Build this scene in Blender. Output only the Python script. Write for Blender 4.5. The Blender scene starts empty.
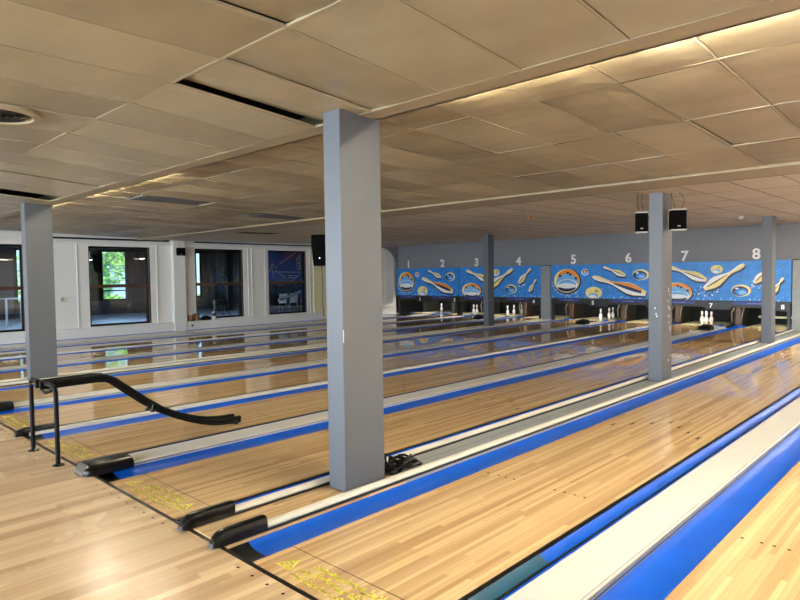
import bpy, math, random
from mathutils import Matrix, Vector
random.seed(7)
S = bpy.context.scene
DAY, EXPO = 245, 0.88
COL = S.collection
PI = math.pi

# ------------------------------------------------------------------ materials
def nt(name):
    m = bpy.data.materials.new(name); m.use_nodes = True
    n = m.node_tree; n.nodes.clear()
    out = n.nodes.new('ShaderNodeOutputMaterial'); b = n.nodes.new('ShaderNodeBsdfPrincipled')
    n.links.new(b.outputs[0], out.inputs[0])
    return m, n, b
def lin(c):
    return tuple((x/12.92 if x <= .04045 else ((x+.055)/1.055)**2.4) for x in c) + (1.0,)
def mat(name, col, rough=.6, metal=0., noise=.06, scale=8., spec=.5, bump=0., emit=None, estr=0.):
    m, n, b = nt(name)
    tc = n.nodes.new('ShaderNodeTexCoord'); nz = n.nodes.new('ShaderNodeTexNoise')
    nz.inputs['Scale'].default_value = scale; nz.inputs['Detail'].default_value = 5
    n.links.new(tc.outputs['Object'], nz.inputs['Vector'])
    mx = n.nodes.new('ShaderNodeMix'); mx.data_type = 'RGBA'
    c = lin(col); k = noise
    mx.inputs[6].default_value = tuple(max(0, v*(1-2*k)) for v in c[:3])+(1,)
    mx.inputs[7].default_value = tuple(min(1, v*(1+2*k)) for v in c[:3])+(1,)
    n.links.new(nz.outputs['Fac'], mx.inputs[0]); n.links.new(mx.outputs[2], b.inputs['Base Color'])
    b.inputs['Roughness'].default_value = rough; b.inputs['Metallic'].default_value = metal
    b.inputs['Specular IOR Level'].default_value = spec
    if bump:
        bp = n.nodes.new('ShaderNodeBump'); bp.inputs['Strength'].default_value = bump; bp.inputs['Distance'].default_value = .01
        n.links.new(nz.outputs['Fac'], bp.inputs['Height']); n.links.new(bp.outputs[0], b.inputs['Normal'])
    if emit:
        b.inputs['Emission Color'].default_value = lin(emit); b.inputs['Emission Strength'].default_value = estr
    return m
def wood(name, c0, c1, w=.028, length=1.3, rough=.1, spec=.5, contrast=1.0, seed=0., var=.25):
    m, n, b = nt(name); N = n.nodes; L = n.links
    tc = N.new('ShaderNodeNewGeometry'); sp = N.new('ShaderNodeSeparateXYZ'); L.new(tc.outputs['Position'], sp.inputs[0])
    def M(op, a, bb=None):
        x = N.new('ShaderNodeMath'); x.operation = op
        for i, v in enumerate((a, bb)):
            if v is None: continue
            if isinstance(v, (int, float)): x.inputs[i].default_value = v
            else: L.new(v, x.inputs[i])
        return x.outputs[0]
    bi = M('FLOOR', M('DIVIDE', sp.outputs[0], w))
    wn = N.new('ShaderNodeTexWhiteNoise'); wn.noise_dimensions = '1D'; L.new(M('ADD', bi, seed), wn.inputs['W'])
    yy = M('FLOOR', M('ADD', M('DIVIDE', sp.outputs[1], length), M('MULTIPLY', wn.outputs['Value'], 7.3)))
    cv = N.new('ShaderNodeCombineXYZ'); L.new(bi, cv.inputs[0]); L.new(yy, cv.inputs[1])
    w2 = N.new('ShaderNodeTexWhiteNoise'); w2.noise_dimensions = '2D'; L.new(cv.outputs[0], w2.inputs['Vector'])
    # grain
    mp = N.new('ShaderNodeMapping'); mp.inputs['Scale'].default_value = (60, 1.5, 1); L.new(tc.outputs['Position'], mp.inputs[0])
    nz = N.new('ShaderNodeTexNoise'); nz.inputs['Scale'].default_value = 1; nz.inputs['Detail'].default_value = 4; L.new(mp.outputs[0], nz.inputs['Vector'])
    mp2 = N.new('ShaderNodeMapping'); mp2.inputs['Scale'].default_value = (7, .35, 1); L.new(tc.outputs['Position'], mp2.inputs[0])
    nz2 = N.new('ShaderNodeTexNoise'); nz2.inputs['Scale'].default_value = 1; nz2.inputs['Detail'].default_value = 2; L.new(mp2.outputs[0], nz2.inputs['Vector'])
    f = M('ADD', M('MULTIPLY', w2.outputs['Value'], .55*contrast), M('ADD', M('MULTIPLY', nz.outputs['Fac'], .35), M('MULTIPLY', nz2.outputs['Fac'], .5)))
    f = M('SUBTRACT', f, .25)
    cr = N.new('ShaderNodeValToRGB'); e = cr.color_ramp.elements
    e[0].position = .1; e[0].color = lin(c0); e[1].position = .85; e[1].color = lin(c1); L.new(f, cr.inputs[0])
    # thin seams between the strips
    fr = M('FRACT', M('DIVIDE', sp.outputs[0], w)); sm = M('LESS_THAN', fr, .045)
    mx = N.new('ShaderNodeMix'); mx.data_type = 'RGBA'; L.new(M('MULTIPLY', sm, .35), mx.inputs[0]); L.new(cr.outputs[0], mx.inputs[6])
    mx.inputs[7].default_value = lin((c0[0]*.6, c0[1]*.55, c0[2]*.5)); L.new(mx.outputs[2], b.inputs['Base Color'])
    b.inputs['Roughness'].default_value = rough; b.inputs['Specular IOR Level'].default_value = spec
    nb = N.new('ShaderNodeTexNoise'); nb.inputs['Scale'].default_value = 1.2; nb.inputs['Detail'].default_value = 3; L.new(tc.outputs['Position'], nb.inputs['Vector'])
    rr = N.new('ShaderNodeMapRange'); L.new(nb.outputs['Fac'], rr.inputs[0]); rr.inputs[3].default_value = rough*.7; rr.inputs[4].default_value = rough*1.35
    L.new(rr.outputs[0], b.inputs['Roughness'])
    return m
def glass(name, tint=(.9,.95,.95), refl=1.0):
    m = bpy.data.materials.new(name); m.use_nodes = True; n = m.node_tree; n.nodes.clear()
    out = n.nodes.new('ShaderNodeOutputMaterial'); t = n.nodes.new('ShaderNodeBsdfTransparent'); g = n.nodes.new('ShaderNodeBsdfGlossy')
    t.inputs[0].default_value = tint+(1,); g.inputs['Roughness'].default_value = .01
    fr = n.nodes.new('ShaderNodeFresnel'); fr.inputs[0].default_value = 1.45
    mx = n.nodes.new('ShaderNodeMixShader'); n.links.new(fr.outputs[0], mx.inputs[0]); n.links.new(t.outputs[0], mx.inputs[1]); n.links.new(g.outputs[0], mx.inputs[2])
    n.links.new(mx.outputs[0], out.inputs[0]); return m

def tile_mat(name, base, dark, rough):
    m, n, b = nt(name); N = n.nodes; L = n.links
    tc = N.new('ShaderNodeNewGeometry')
    nz = N.new('ShaderNodeTexNoise'); nz.inputs['Scale'].default_value = 1.1; nz.inputs['Detail'].default_value = 6; nz.inputs['Roughness'].default_value = .6
    mp = N.new('ShaderNodeMapping'); mp.inputs['Scale'].default_value = (1, 2.2, 1); L.new(tc.outputs['Position'], mp.inputs[0]); L.new(mp.outputs[0], nz.inputs['Vector'])
    at = N.new('ShaderNodeAttribute'); at.attribute_name = 'tone'
    ad = N.new('ShaderNodeMath'); ad.operation = 'MULTIPLY_ADD'; L.new(at.outputs['Fac'], ad.inputs[0]); ad.inputs[1].default_value = .34
    ml = N.new('ShaderNodeMath'); ml.operation = 'MULTIPLY'; L.new(nz.outputs['Fac'], ml.inputs[0]); ml.inputs[1].default_value = .8
    L.new(ml.outputs[0], ad.inputs[2])
    cr = N.new('ShaderNodeValToRGB'); e = cr.color_ramp.elements
    e[0].position = .3; e[0].color = lin(dark); e[1].position = .8; e[1].color = lin(base); L.new(ad.outputs[0], cr.inputs[0]); L.new(cr.outputs[0], b.inputs['Base Color'])
    b.inputs['Roughness'].default_value = rough
    n2 = N.new('ShaderNodeTexNoise'); n2.inputs['Scale'].default_value = 14; n2.inputs['Detail'].default_value = 3; L.new(tc.outputs['Position'], n2.inputs['Vector'])
    bp = N.new('ShaderNodeBump'); bp.inputs['Strength'].default_value = .05; bp.inputs['Distance'].default_value = .02
    L.new(n2.outputs['Fac'], bp.inputs['Height']); L.new(bp.outputs[0], b.inputs['Normal'])
    return m

M = {}
M['lane'] = wood('lane_wood', (.685,.54,.37), (.87,.745,.55), .030, 1.6, .036, contrast=1.0)
M['approach'] = wood('approach_wood', (.68,.555,.41), (.87,.76,.60), .055, 2.2, .25, contrast=1.0, seed=31)
M['deck'] = mat('pin_deck_board', (.93,.88,.70), .35, noise=.04)
M['blue'] = mat('blue_gutter', (.008,.325,.75), .42, spec=.3, noise=.08, scale=3)
M['teal'] = mat('teal_gutter_tray', (.13,.33,.42), .35, noise=.1, scale=5)
M['white'] = mat('off_white_laminate', (.80,.79,.755), .35, noise=.03, scale=3)
M['rail'] = mat('ivory_rail', (.84,.82,.76), .4, noise=.03, scale=6)
M['greyb'] = mat('grey_divider_board', (.58,.60,.60), .5, noise=.06, scale=5)
M['greytrim'] = mat('grey_metal_trim', (.60,.61,.62), .35, metal=.6, noise=.08, scale=9)
M['black'] = mat('black_plastic', (.014,.014,.016), .28, spec=.35, noise=.15, scale=20)
M['blackm'] = mat('black_powder_coat', (.010,.010,.011), .55, spec=.2, noise=.15, scale=30)
M['spk'] = mat('speaker_black', (.012,.012,.013), .85, spec=.1, noise=.1, scale=60)
M['nose'] = mat('worn_nose_metal', (.22,.22,.23), .4, metal=.6, noise=.3, scale=60)
M['chrome'] = mat('scuffed_chrome', (.60,.61,.63), .3, metal=1., noise=.1, scale=25)
M['line'] = mat('black_foul_line_and_shade', (.05,.045,.04), .35, noise=.1)
M['mark'] = mat('dark_marking', (.05,.035,.025), .6, spec=.1, noise=.1)
M['yellow'] = mat('yellow_transfer', (.90,.86,.30), .3, noise=.12, scale=40)
M['column'] = mat('grey_column_paint', (.335,.355,.385), .42, noise=.04, scale=4, bump=.02)
M['chip'] = mat('bare_white_chip', (.9,.9,.88), .6)
M['tile'] = tile_mat('ceiling_tile', (.625,.58,.47), (.52,.47,.37), .32)
M['tile2'] = tile_mat('ceiling_tile_stained', (.625,.575,.465), (.46,.41,.31), .5)
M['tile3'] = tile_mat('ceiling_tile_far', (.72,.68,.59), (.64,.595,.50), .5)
M['tbar'] = mat('ceiling_bar', (.62,.58,.48), .4, noise=.05)
M['trim'] = mat('soffit_trim', (.57,.52,.41), .5, noise=.04)
M['void'] = mat('void_and_shadow_dark', (.07,.06,.055), .9, noise=.1)
M['gpanel'] = mat('dark_grey_panel', (.30,.30,.30), .6, noise=.05)
M['wallw'] = mat('white_wall_paint', (.87,.87,.855), .55, noise=.02, scale=2)
M['cream'] = mat('cream_wall_paint', (.88,.84,.68), .55, noise=.02, scale=2)
M['wallg'] = mat('grey_wall_paint', (.49,.50,.525), .6, noise=.03, scale=2)
M['frame'] = mat('brown_window_frame', (.27,.16,.09), .6, noise=.12, scale=12)
M['framed'] = mat('dark_window_frame', (.06,.045,.04), .85, spec=.1, noise=.12, scale=12)
M['glass'] = glass('window_glass', (.85,.9,.92))
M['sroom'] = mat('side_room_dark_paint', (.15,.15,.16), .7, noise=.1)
M['sfloor'] = mat('side_room_floor', (.66,.71,.78), .22, noise=.12, scale=2)
M['curtain'] = mat('charcoal_curtain', (.23,.24,.26), .85, noise=.2, scale=6)
M['leaf'] = mat('leaf_green', (.60,.76,.40), .6, noise=.35, scale=1.5)
M['bark'] = mat('bark', (.25,.2,.15), .9)
M['grass'] = mat('lawn', (.36,.55,.22), .9, noise=.2, scale=3)
M['shed'] = mat('pale_blue_boards', (.62,.68,.78), .7, noise=.1)
M['panel'] = mat('panel_blue', (.17,.52,.87), .4, noise=.22, scale=7)
M['paneldk'] = mat('panel_dark_blue', (.03,.10,.30), .4, noise=.1)
M['panello'] = mat('panel_light_blue', (.45,.72,.93), .4, noise=.1)
M['pcream'] = mat('panel_cream', (.95,.88,.62), .4, noise=.06)
M['porange'] = mat('panel_orange', (.93,.56,.18), .4, noise=.1, scale=15)
M['pred'] = mat('panel_red', (.75,.25,.2), .4, noise=.1)
M['pyellow'] = mat('panel_yellow', (.94,.87,.52), .4, noise=.08)
M['pwhite'] = mat('panel_white', (.94,.95,.97), .4, noise=.03)
M['pblack'] = mat('panel_black', (.03,.03,.06), .4)
M['strip'] = mat('grey_valance', (.13,.13,.13), .45, noise=.08)
M['plate'] = mat('number_plate_black', (.08,.08,.08), .4)
M['stripblue'] = mat('valance_blue', (.16,.22,.55), .4, noise=.06)
M['logo'] = mat('pale_lettering', (.55,.60,.85), .4)
M['numw'] = mat('white_numeral', (.95,.95,.95), .4, noise=.01)
M['pit'] = mat('pit_black', (.035,.035,.035), .8, noise=.1)
M['kick'] = mat('brown_kickback', (.34,.22,.11), .4, noise=.3, scale=6)
M['kickg'] = mat('grey_kickback', (.24,.24,.22), .5, noise=.15, scale=6)
M['pin'] = mat('pin_white', (.96,.95,.93), .22, noise=.01)
M['pinred'] = mat('pin_red', (.80,.10,.12), .3)
M['brown'] = mat('brown_card', (.50,.34,.20), .6, noise=.15)
M['banner'] = mat('navy_banner', (.20,.28,.62), .5, noise=.3, scale=1.2)
M['bannerp'] = mat('purple_banner_print', (.52,.22,.46), .5, noise=.3, scale=3)
M['whiteprint'] = mat('white_print', (.8,.83,.9), .5)
M['greyfab'] = mat('grey_plastic', (.55,.57,.58), .5, noise=.1)
M['tube'] = mat('lit_tube', (1,1,1), .5, emit=(1,.96,.84), estr=120)
M['tubeb'] = mat('lit_new_tube', (1,1,1), .5, emit=(1,.97,.90), estr=300)
M['decktube'] = mat('lit_deck_tube', (1,1,1), .5, emit=(1,.97,.9), estr=90)
M['lane_fill'] = mat('lane_fill_glow', (1,1,1), .5, emit=(1,.96,.88), estr=66)  # glow of the added lamps over the outer lanes
M['side_fill'] = mat('side_fill_glow', (1,1,1), .5, emit=(.82,.90,1.), estr=60)  # glow of the added side room lamps
M['approach_fill'] = mat('approach_fill_glow', (1,1,1), .5, emit=(1,.93,.80), estr=9)  # glow of the added lamps behind the camera
M['spotlamp'] = mat('lit_bulb', (1,1,1), .5, emit=(1,.9,.75), estr=25)

# ------------------------------------------------------------------ mesh builder
class MB:
    def __init__(s): s.v = []; s.f = []; s.m = []; s.t = []
    def add(s, vs, fs, m=0, tone=.5):
        b = len(s.v); s.v += [tuple(v) for v in vs]; s.f += [tuple(b+i for i in f) for f in fs]; s.m += [m]*len(fs); s.t += [tone]*len(vs)
    def box(s, x0, x1, y0, y1, z0, z1, m=0):
        s.add([(x0,y0,z0),(x1,y0,z0),(x1,y1,z0),(x0,y1,z0),(x0,y0,z1),(x1,y0,z1),(x1,y1,z1),(x0,y1,z1)],
              [(0,3,2,1),(4,5,6,7),(0,1,5,4),(1,2,6,5),(2,3,7,6),(3,0,4,7)], m)
    def loft(s, rings, m=0, closed=True, caps=True):
        n = len(rings[0]); vs = [p for r in rings for p in r]; fs = []
        for i in range(len(rings)-1):
            for j in range(n if closed else n-1):
                k = (j+1) % n; fs.append((i*n+j, i*n+k, (i+1)*n+k, (i+1)*n+j))
        if caps and closed: fs += [tuple(reversed(range(n))), tuple((len(rings)-1)*n+j for j in range(n))]
        s.add(vs, fs, m)
    def prism_y(s, prof, y0, y1, m=0, closed=True):
        s.loft([[(x, y0, z) for x, z in prof], [(x, y1, z) for x, z in prof]], m, closed, closed)
    def prism_x(s, prof, x0, x1, m=0):
        s.loft([[(x0, y, z) for y, z in prof], [(x1, y, z) for y, z in prof]], m)
    def prism_z(s, prof, z0, z1, m=0):
        s.loft([[(x, y, z0) for x, y in prof], [(x, y, z1) for x, y in prof]], m)
    def tube(s, pts, r, seg=10, m=0):
        pts = [Vector(p) for p in pts]; rings = []; up = Vector((0,0,1))
        for i, p in enumerate(pts):
            d = (pts[min(i+1, len(pts)-1)]-pts[max(i-1, 0)]).normalized()
            a = d.cross(up) if abs(d.dot(up)) < .98 else d.cross(Vector((1,0,0))); a.normalize(); b = a.cross(d)
            rr = r[i] if isinstance(r, (list, tuple)) else r
            rings.append([tuple(p+a*(rr*math.cos(2*PI*k/seg))+b*(rr*math.sin(2*PI*k/seg))) for k in range(seg)])
        s.loft(rings, m)
    def lathe(s, prof, c=(0,0,0), seg=20, m=0):
        s.loft([[(c[0]+r*math.cos(2*PI*k/seg), c[1]+r*math.sin(2*PI*k/seg), c[2]+z) for k in range(seg)] for r, z in prof], m)
    def disc(s, c, rx, rz, m=0, seg=24, a0=0, a1=2*PI, y=None):
        s.add([(c[0]+rx*math.cos(a0+(a1-a0)*k/seg), c[1], c[2]+rz*math.sin(a0+(a1-a0)*k/seg)) for k in range(seg+(0 if abs(a1-a0-2*PI) < 1e-6 else 1))],
              [tuple(range(seg+(0 if abs(a1-a0-2*PI) < 1e-6 else 1)))], m)
    def build(s, name, mats, parent=None, smooth=False, bevel=0, off=(0,0,0), tone=False):
        me = bpy.data.meshes.new(name); o = off
        me.from_pydata([(v[0]-o[0], v[1]-o[1], v[2]-o[2]) for v in s.v], [], s.f)
        for k in (mats if isinstance(mats, (list, tuple)) else [mats]): me.materials.append(M[k])
        me.polygons.foreach_set('material_index', s.m)
        if smooth: me.polygons.foreach_set('use_smooth', [True]*len(s.f))
        if tone:
            a = me.attributes.new('tone', 'FLOAT', 'POINT'); a.data.foreach_set('value', s.t)
        me.update()
        ob = bpy.data.objects.new(name, me); COL.objects.link(ob)
        if parent: ob.parent = parent
        else: ob.location = off
        if bevel:
            b = ob.modifiers.new('bevel', 'BEVEL'); b.width = bevel; b.segments = 2; b.limit_method = 'ANGLE'; b.angle_limit = .6
        if smooth and hasattr(me, 'set_sharp_from_angle'): me.set_sharp_from_angle(angle=math.radians(40))
        return ob
def thing(name, label, cat, loc=(0,0,0), rz=0, group=None):
    o = bpy.data.objects.new(name, None); COL.objects.link(o); o.location = loc; o.rotation_euler = (0,0,rz); o.empty_display_size = .1
    return tag(o, label, cat, group)
def tag(o, label, cat, group=None):
    o['label'] = label; o['category'] = cat
    if group: o['group'] = group
    return o
def struct(o): o['kind'] = 'structure'; return o
def copy_tree(o, parent=None):
    c = o.copy(); COL.objects.link(c)
    if parent: c.parent = parent
    for ch in list(o.children): copy_tree(ch, c)
    return c
_dg = None
def text_mb(txt, size, extrude=0, offset=0., shear=0.):
    cu = bpy.data.curves.new('glyph', 'FONT'); cu.body = txt; cu.size = size; cu.extrude = extrude; cu.offset = offset; cu.align_x = 'CENTER'; cu.shear = shear
    ob = bpy.data.objects.new('glyph', cu); COL.objects.link(ob)
    bpy.context.view_layer.update()
    me = bpy.data.meshes.new_from_object(ob.evaluated_get(bpy.context.evaluated_depsgraph_get()))
    idx = {}; rm = []; vs = []; fs = []; seen = set()
    for v in me.vertices:
        k = (round(v.co.x, 5), round(v.co.y, 5))
        if k not in idx: idx[k] = len(vs); vs.append((v.co.x, v.co.y, 0))
        rm.append(idx[k])
    for p in me.polygons:
        f = [rm[i] for i in p.vertices]
        if len(set(f)) < 3 or frozenset(f) in seen: continue
        seen.add(frozenset(f)); fs.append(tuple(f))
    bpy.data.objects.remove(ob); bpy.data.curves.remove(cu); bpy.data.meshes.remove(me)
    return vs, fs
def stand_text(mb, txt, h, c, m=0, extrude=.012, offset=.0):   # upright text facing -y, standing with its foot at c, h tall
    vs, fs = text_mb(txt, 1, 0, offset/h if h else 0)
    y0 = min(v[1] for v in vs); y1 = max(v[1] for v in vs); k = h/(y1-y0); xc = (min(v[0] for v in vs)+max(v[0] for v in vs))/2
    n = len(vs); vv = [(c[0]+(v[0]-xc)*k, c[1]-extrude, c[2]+(v[1]-y0)*k) for v in vs]; bb = [(p[0], c[1], p[2]) for p in vv]
    mb.add(vv, fs, m)
    if extrude > .004:
        from collections import Counter
        ec = Counter(); dirs = {}
        for f in fs:
            for a, b in zip(f, f[1:]+f[:1]): ec[frozenset((a, b))] += 1; dirs[frozenset((a, b))] = (a, b)
        mb.add(vv+bb, [(dirs[e][1], dirs[e][0], dirs[e][0]+n, dirs[e][1]+n) for e in ec if ec[e] == 1], m)

# ------------------------------------------------------------------ layout
YF = 1.797            # foul line
YP = 18.05            # face of the masking panels
LW = 1.06
XL = {1:-17.12, 2:-15.38, 3:-13.78, 4:-11.93, 5:-10.02, 6:-8.205, 7:-6.605, 8:-4.82, 9:-2.86, 10:-1.07, 11:.70}
XR = {k: v+LW for k, v in XL.items()}
G = .24
XRIGHT, YFRONT, XLEFT = 3.4, -6.0, -17.5

# approach floor with the recessed lane bay left open
fl = MB(); fl.box(-17.6, XRIGHT, YFRONT, YF-.012, -.1, 0)
fl.box(XR[11]+G, XRIGHT, YF-.012, 18.1, -.1, 0)
struct(fl.build('floor', 'approach'))
sub = MB(); sub.box(-17.75, XR[11]+G+.02, YF-.03, 21.0, -.16, -.1)
struct(sub.build('floor', 'void'))
fo = MB(); fo.box(XL[1]-G, XR[11]+G, YF-.012, YF+.016, -.06, .0006)
struct(fo.build('trim_1', 'line'))

# approach dots in front of the foul line (7 for every lane)
dd = MB()
for k, x in XL.items():
    for j in range(9):
        cx = x+LW/2+(j-4)*.135 + (.0)
        dd.add([(cx+.010*math.cos(a*PI/4), 1.729+.010*math.sin(a*PI/4), .0008) for a in range(8)], [tuple(range(8))])
struct(dd.build('floor_markings', 'mark'))

def letters_row(mb, x0, x1, y, h, rnd, m=0):      # worn, no longer legible lettering
    x = x0
    while x < x1:
        for _ in range(3):
            t = h*.17; l = h*rnd.uniform(.25, .6); xx = x+rnd.uniform(-.2, .2)*h; yy = y+rnd.uniform(0, .8)*h
            q = (xx, xx+l, yy, yy+t) if rnd.random() < .55 else (xx, xx+t, yy, yy+l)
            mb.add([(q[0], q[2], .0011), (q[1], q[2], .0011), (q[1], q[3], .0011), (q[0], q[3], .0011)], [(0,1,2,3)], m)
        x += h*.42
def warn_triangle(mb, cx, cy, r, m=0):
    P = [Vector((cx+r*math.cos(PI/2+i*2*PI/3), cy+r*math.sin(PI/2+i*2*PI/3), .0011)) for i in range(3)]; c = Vector((cx, cy, .0011))
    Q = [c+(p-c)*.72 for p in P]
    for i in range(3):
        j = (i+1) % 3; mb.add([P[i], P[j], Q[j], Q[i]], [(0,1,2,3)], m)
    for a, b in (((-.02,.02),(.012,.0)), ((.012,.0),(-.012,-.03)), ((-.03,-.012),(.03,-.02)), ((-.012,.038),(.008,.03))):
        a = Vector((cx+a[0], cy+a[1], .0011)); b = Vector((cx+b[0], cy+b[1], .0011)); d = (b-a).normalized(); nn = Vector((-d.y, d.x, 0))*.006
        mb.add([a-nn, b-nn, b+nn, a+nn], [(0,1,2,3)], m)

GL = .29                                  # sunken gutter on the far-wall side of the caps
CAP = {1:(-15.91,-15.67), 2:(-14.16,-14.07), 3:(-12.56,-12.22), 5:(-8.80,-8.495), 6:(-6.985,-6.895), 7:(-5.40,-5.11), 9:(-1.605,-1.32), 10:(.20,.45), 8:(-3.58,-3.125), 4:(-10.70,-10.30)}
LANE_WHERE = {1:'beneath wall number 1 beside the windowed wall', 2:'beneath wall number 2', 3:'beneath wall number 3', 4:'beneath wall number 4', 5:'beneath wall number 5',
  6:'beneath wall number 6', 7:'beneath wall number 7 with the black ramp standing over it', 8:'beneath wall number 8 beside the grey pillars',
  9:'past the pillars, wide open across the foreground', 10:'beyond the broad white divider in the bottom corner', 11:'outermost of all'}
for k in range(1, 12):
    x0, x1 = XL[k], XR[k]; c = (x0+LW/2, YF, 0)
    t = thing('bowling_lane', 'pale strip-wood bowling lane '+LANE_WHERE[k], 'bowling lane', c, group='wooden bowling lanes')
    ye = 18.7 if k < 9 else 18.12
    b = MB(); b.box(x0, x1, YF+.016, ye, -.09, 0); b.build('lane_bed', 'lane', t, off=c)
    # black right-hand strip paints in the shaded lane side above the gutter
    for s, xe in ((-1, x0), (1, x1)):
        e = MB(); e.box(xe-.012 if s < 0 else xe, xe if s < 0 else xe+.030, YF+.016, ye, -.09, .0 if s > 0 else -.004)
        e.build('edge_strip', 'lane' if s < 0 else 'line', t, off=c)
    mk = MB(); xm = x0+LW/2
    for j in range(7):     # arrows
        d = abs(j-3); xx = xm+(j-3)*.1365; yy = 6.47-d*.153
        mk.add([(xx-.016, yy-.07, .0009), (xx, yy+.08, .0009), (xx+.016, yy-.07, .0009), (xx, yy-.04, .0009)], [(0,3,1),(3,2,1)])
    for j in (-4.4,-3.45,-2.85,-2.15, 1.1, 1.85, 2.6, 3.3):
        cx = xm+j*.105
        mk.add([(cx+.011*math.cos(a*PI/4), 3.90+.011*math.sin(a*PI/4), .0009) for a in range(8)], [tuple(range(8))])
    mk.build('lane_markings', 'mark', t, off=c)
    if 4 <= k <= 10:
        rnd = random.Random(k); w = MB(); yl = YF+.07
        warn_triangle(w, x0+.165, YF+.135, .08)
        letters_row(w, x0+.30, x0+.80, yl+.115, .055, rnd)
        letters_row(w, x0+.27, x0+.82, yl+.045, .055, rnd)
        letters_row(w, x0+.27, x0+.86, yl-.012, .040, rnd)
        warn_triangle(w, x1-.16, YF+.155, .085)
        lb = w.build('warning_transfer', 'yellow', t, off=c)
        sm = MB(); sm.box(x0, x1, YF+.285, YF+.289, .0, .0006); sm.build('board_joint', 'mark', t, off=c)
    # pin deck at the far end
    if k > 8: continue
    b = MB(); b.box(x0, x1, 18.7, 20.38, -.09, .0); b.build('pin_deck', 'deck', t, off=c)

# ------------------------------------------------------------------ gutters
def gutter(xa, xb, label, seam=0, tray=False):
    y0, y1 = YF+.016, (18.75 if xb < -3.4 else 18.12); w = xb-xa; n = 8
    c = ((xa+xb)/2, y0, 0)
    t = thing('gutter', label, 'gutter', c, group='blue lane gutters')
    prof = [(xa+w*i/n, -.006-.032*math.sin(PI*i/n)**.55) for i in range(n+1)]
    under = [(x, z-.012) for x, z in reversed(prof)]
    def seg(ya, yb): 
        g = MB(); g.prism_y(prof+under, ya, yb); return g
    ya = y0+(.30 if tray else .14)
    seg(ya, y1).build('channel', 'blue', t, smooth=True, off=c)
    seg(y0, ya).build('end_tray', 'teal' if tray else 'black', t, smooth=True, off=c)
    if seam:
        s_ = MB(); xs = xa+w*.45 if seam > 0 else xb-w*.55; zz = -.036
        s_.box(xs-.006, xs+.006, y0+.02, y1, zz, zz+.006); s_.build('seam', 'line', t, off=c)
        g = MB(); g.prism_y([(x, z+.003) for x, z in prof if x < xs]+[(x, z-.001) for x, z in reversed(prof) if x < xs], ya, 2.95); g.build('inner_tray', 'teal', t, smooth=True, off=c)
    # flared blue end piece beside the pins
    if xb > -3.4: return
    fb = MB(); fb.loft([[(xa, 18.75, -.01), (xb, 18.75, -.01), (xb, 18.75, .0), (xa, 18.75, .0)], [(xa-.0, 18.95, -.01), (xb, 18.95, -.01), (xb, 18.95, .03), (xa, 18.95, .03)]])
    fb.build('flared_end', 'blue', t, off=c)
for k in range(1, 12):
    lo = 'white windowed wall' if k == 1 else f'lane {k-1}'
    lo = {10:'broad white divider', 9:'pillar divider'}.get(k, lo)
    hi = {8:'pillar divider', 9:'broad white divider', 10:'outer edge', 11:'far outer edge'}.get(k, f'lane {k+1}')
    nm = f'lane {k}' if k <= 8 else {9:'the foreground lane', 10:'the bottom corner lane', 11:'the outermost lane'}[k]
    gutter(CAP[k-1][1]+.002 if k > 1 else XL[1]-G, XL[k]-.014, f'blue gutter of {nm} along its side towards the {lo}'.replace('the lane', 'lane'))
    gutter(XR[k]+.032, CAP[k][0]-.002 if k < 11 else XR[k]+G, f'blue gutter of {nm} along its side towards the {hi}'.replace('the lane', 'lane'), seam=1 if k == 9 else 0, tray=k in (8, 9))

# ------------------------------------------------------------------ dividers
def hood(mb, xc, w, y0, y1, h, zb=0.002):
    rings = []
    for u, ws, hs in ((0, .70, .48), (.05, .88, .70), (.12, .98, .90), (.22, 1., 1.), (1., 1., 1.)):
        y = y0+(y1-y0)*u; ww = w*ws/2; hh = h*hs
        rings.append([(xc-ww, y, zb), (xc+ww, y, zb), (xc+ww, y, zb+hh*.62), (xc+ww*.82, y, zb+hh*.92), (xc+ww*.5, y, zb+hh), (xc-ww*.5, y, zb+hh), (xc-ww*.82, y, zb+hh*.92), (xc-ww, y, zb+hh*.62)])
    mb.loft(rings)
def cap_profile(x0, x1, h, r=.018):
    return [(x0, -.09), (x1, -.09), (x1, h-r), (x1-r*.3, h-r*.3), (x1-r, h), (x0+r, h), (x0+r*.3, h-r*.3), (x0, h-r)]
def wide_divider(k, label, mcap='white', hoodlen=.52):
    x0, x1 = CAP[k]; c = ((x0+x1)/2, YF, 0)
    t = thing('lane_divider', label, 'lane divider', c, group='lane dividers')
    b = MB(); b.prism_y(cap_profile(x0, x1, .034 if k > 8 else .026, .010), YF+.016+.25, 18.2); b.build('cap_board', mcap, t, off=c)
    e = MB(); e.box(x1+.0005, x1+.0015, YF+.3, 18.1, .002, .018); e.build('edge_trim', 'greytrim', t, off=c)
    if k == 9:
        g = MB(); g.box(x1+.002, x1+.012, YF+.27, 18.1, .0, .030); g.box(x1+.012, x1+.013, YF+.27, 18.1, .010, .018, 1); g.box(x1-.018, x1-.014, YF+.27, 18.1, .034, .0355); g.build('metal_edge', ['greytrim', 'line'], t, off=c)
        return t
    hd = MB(); hx = c[0]+.06; hood(hd, hx, (x1-x0)*.96, YF-.07, YF+.31, .080); h_ = hd.build('end_hood', 'black', t, smooth=True, off=c)
    p = MB(); w = (x1-x0)*.34; zz = .012
    p.loft([[(hx-w, YF-.080, zz), (hx+w, YF-.080, zz), (hx+w*.8, YF-.077, zz+.022), (hx-w*.8, YF-.077, zz+.022)],
            [(hx-w, YF-.030, zz+.055), (hx+w, YF-.030, zz+.055), (hx+w*.8, YF-.030, zz+.068), (hx-w*.8, YF-.030, zz+.068)]])
    p.build('nose_plate', 'chrome', h_, off=c)
    return t
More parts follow.
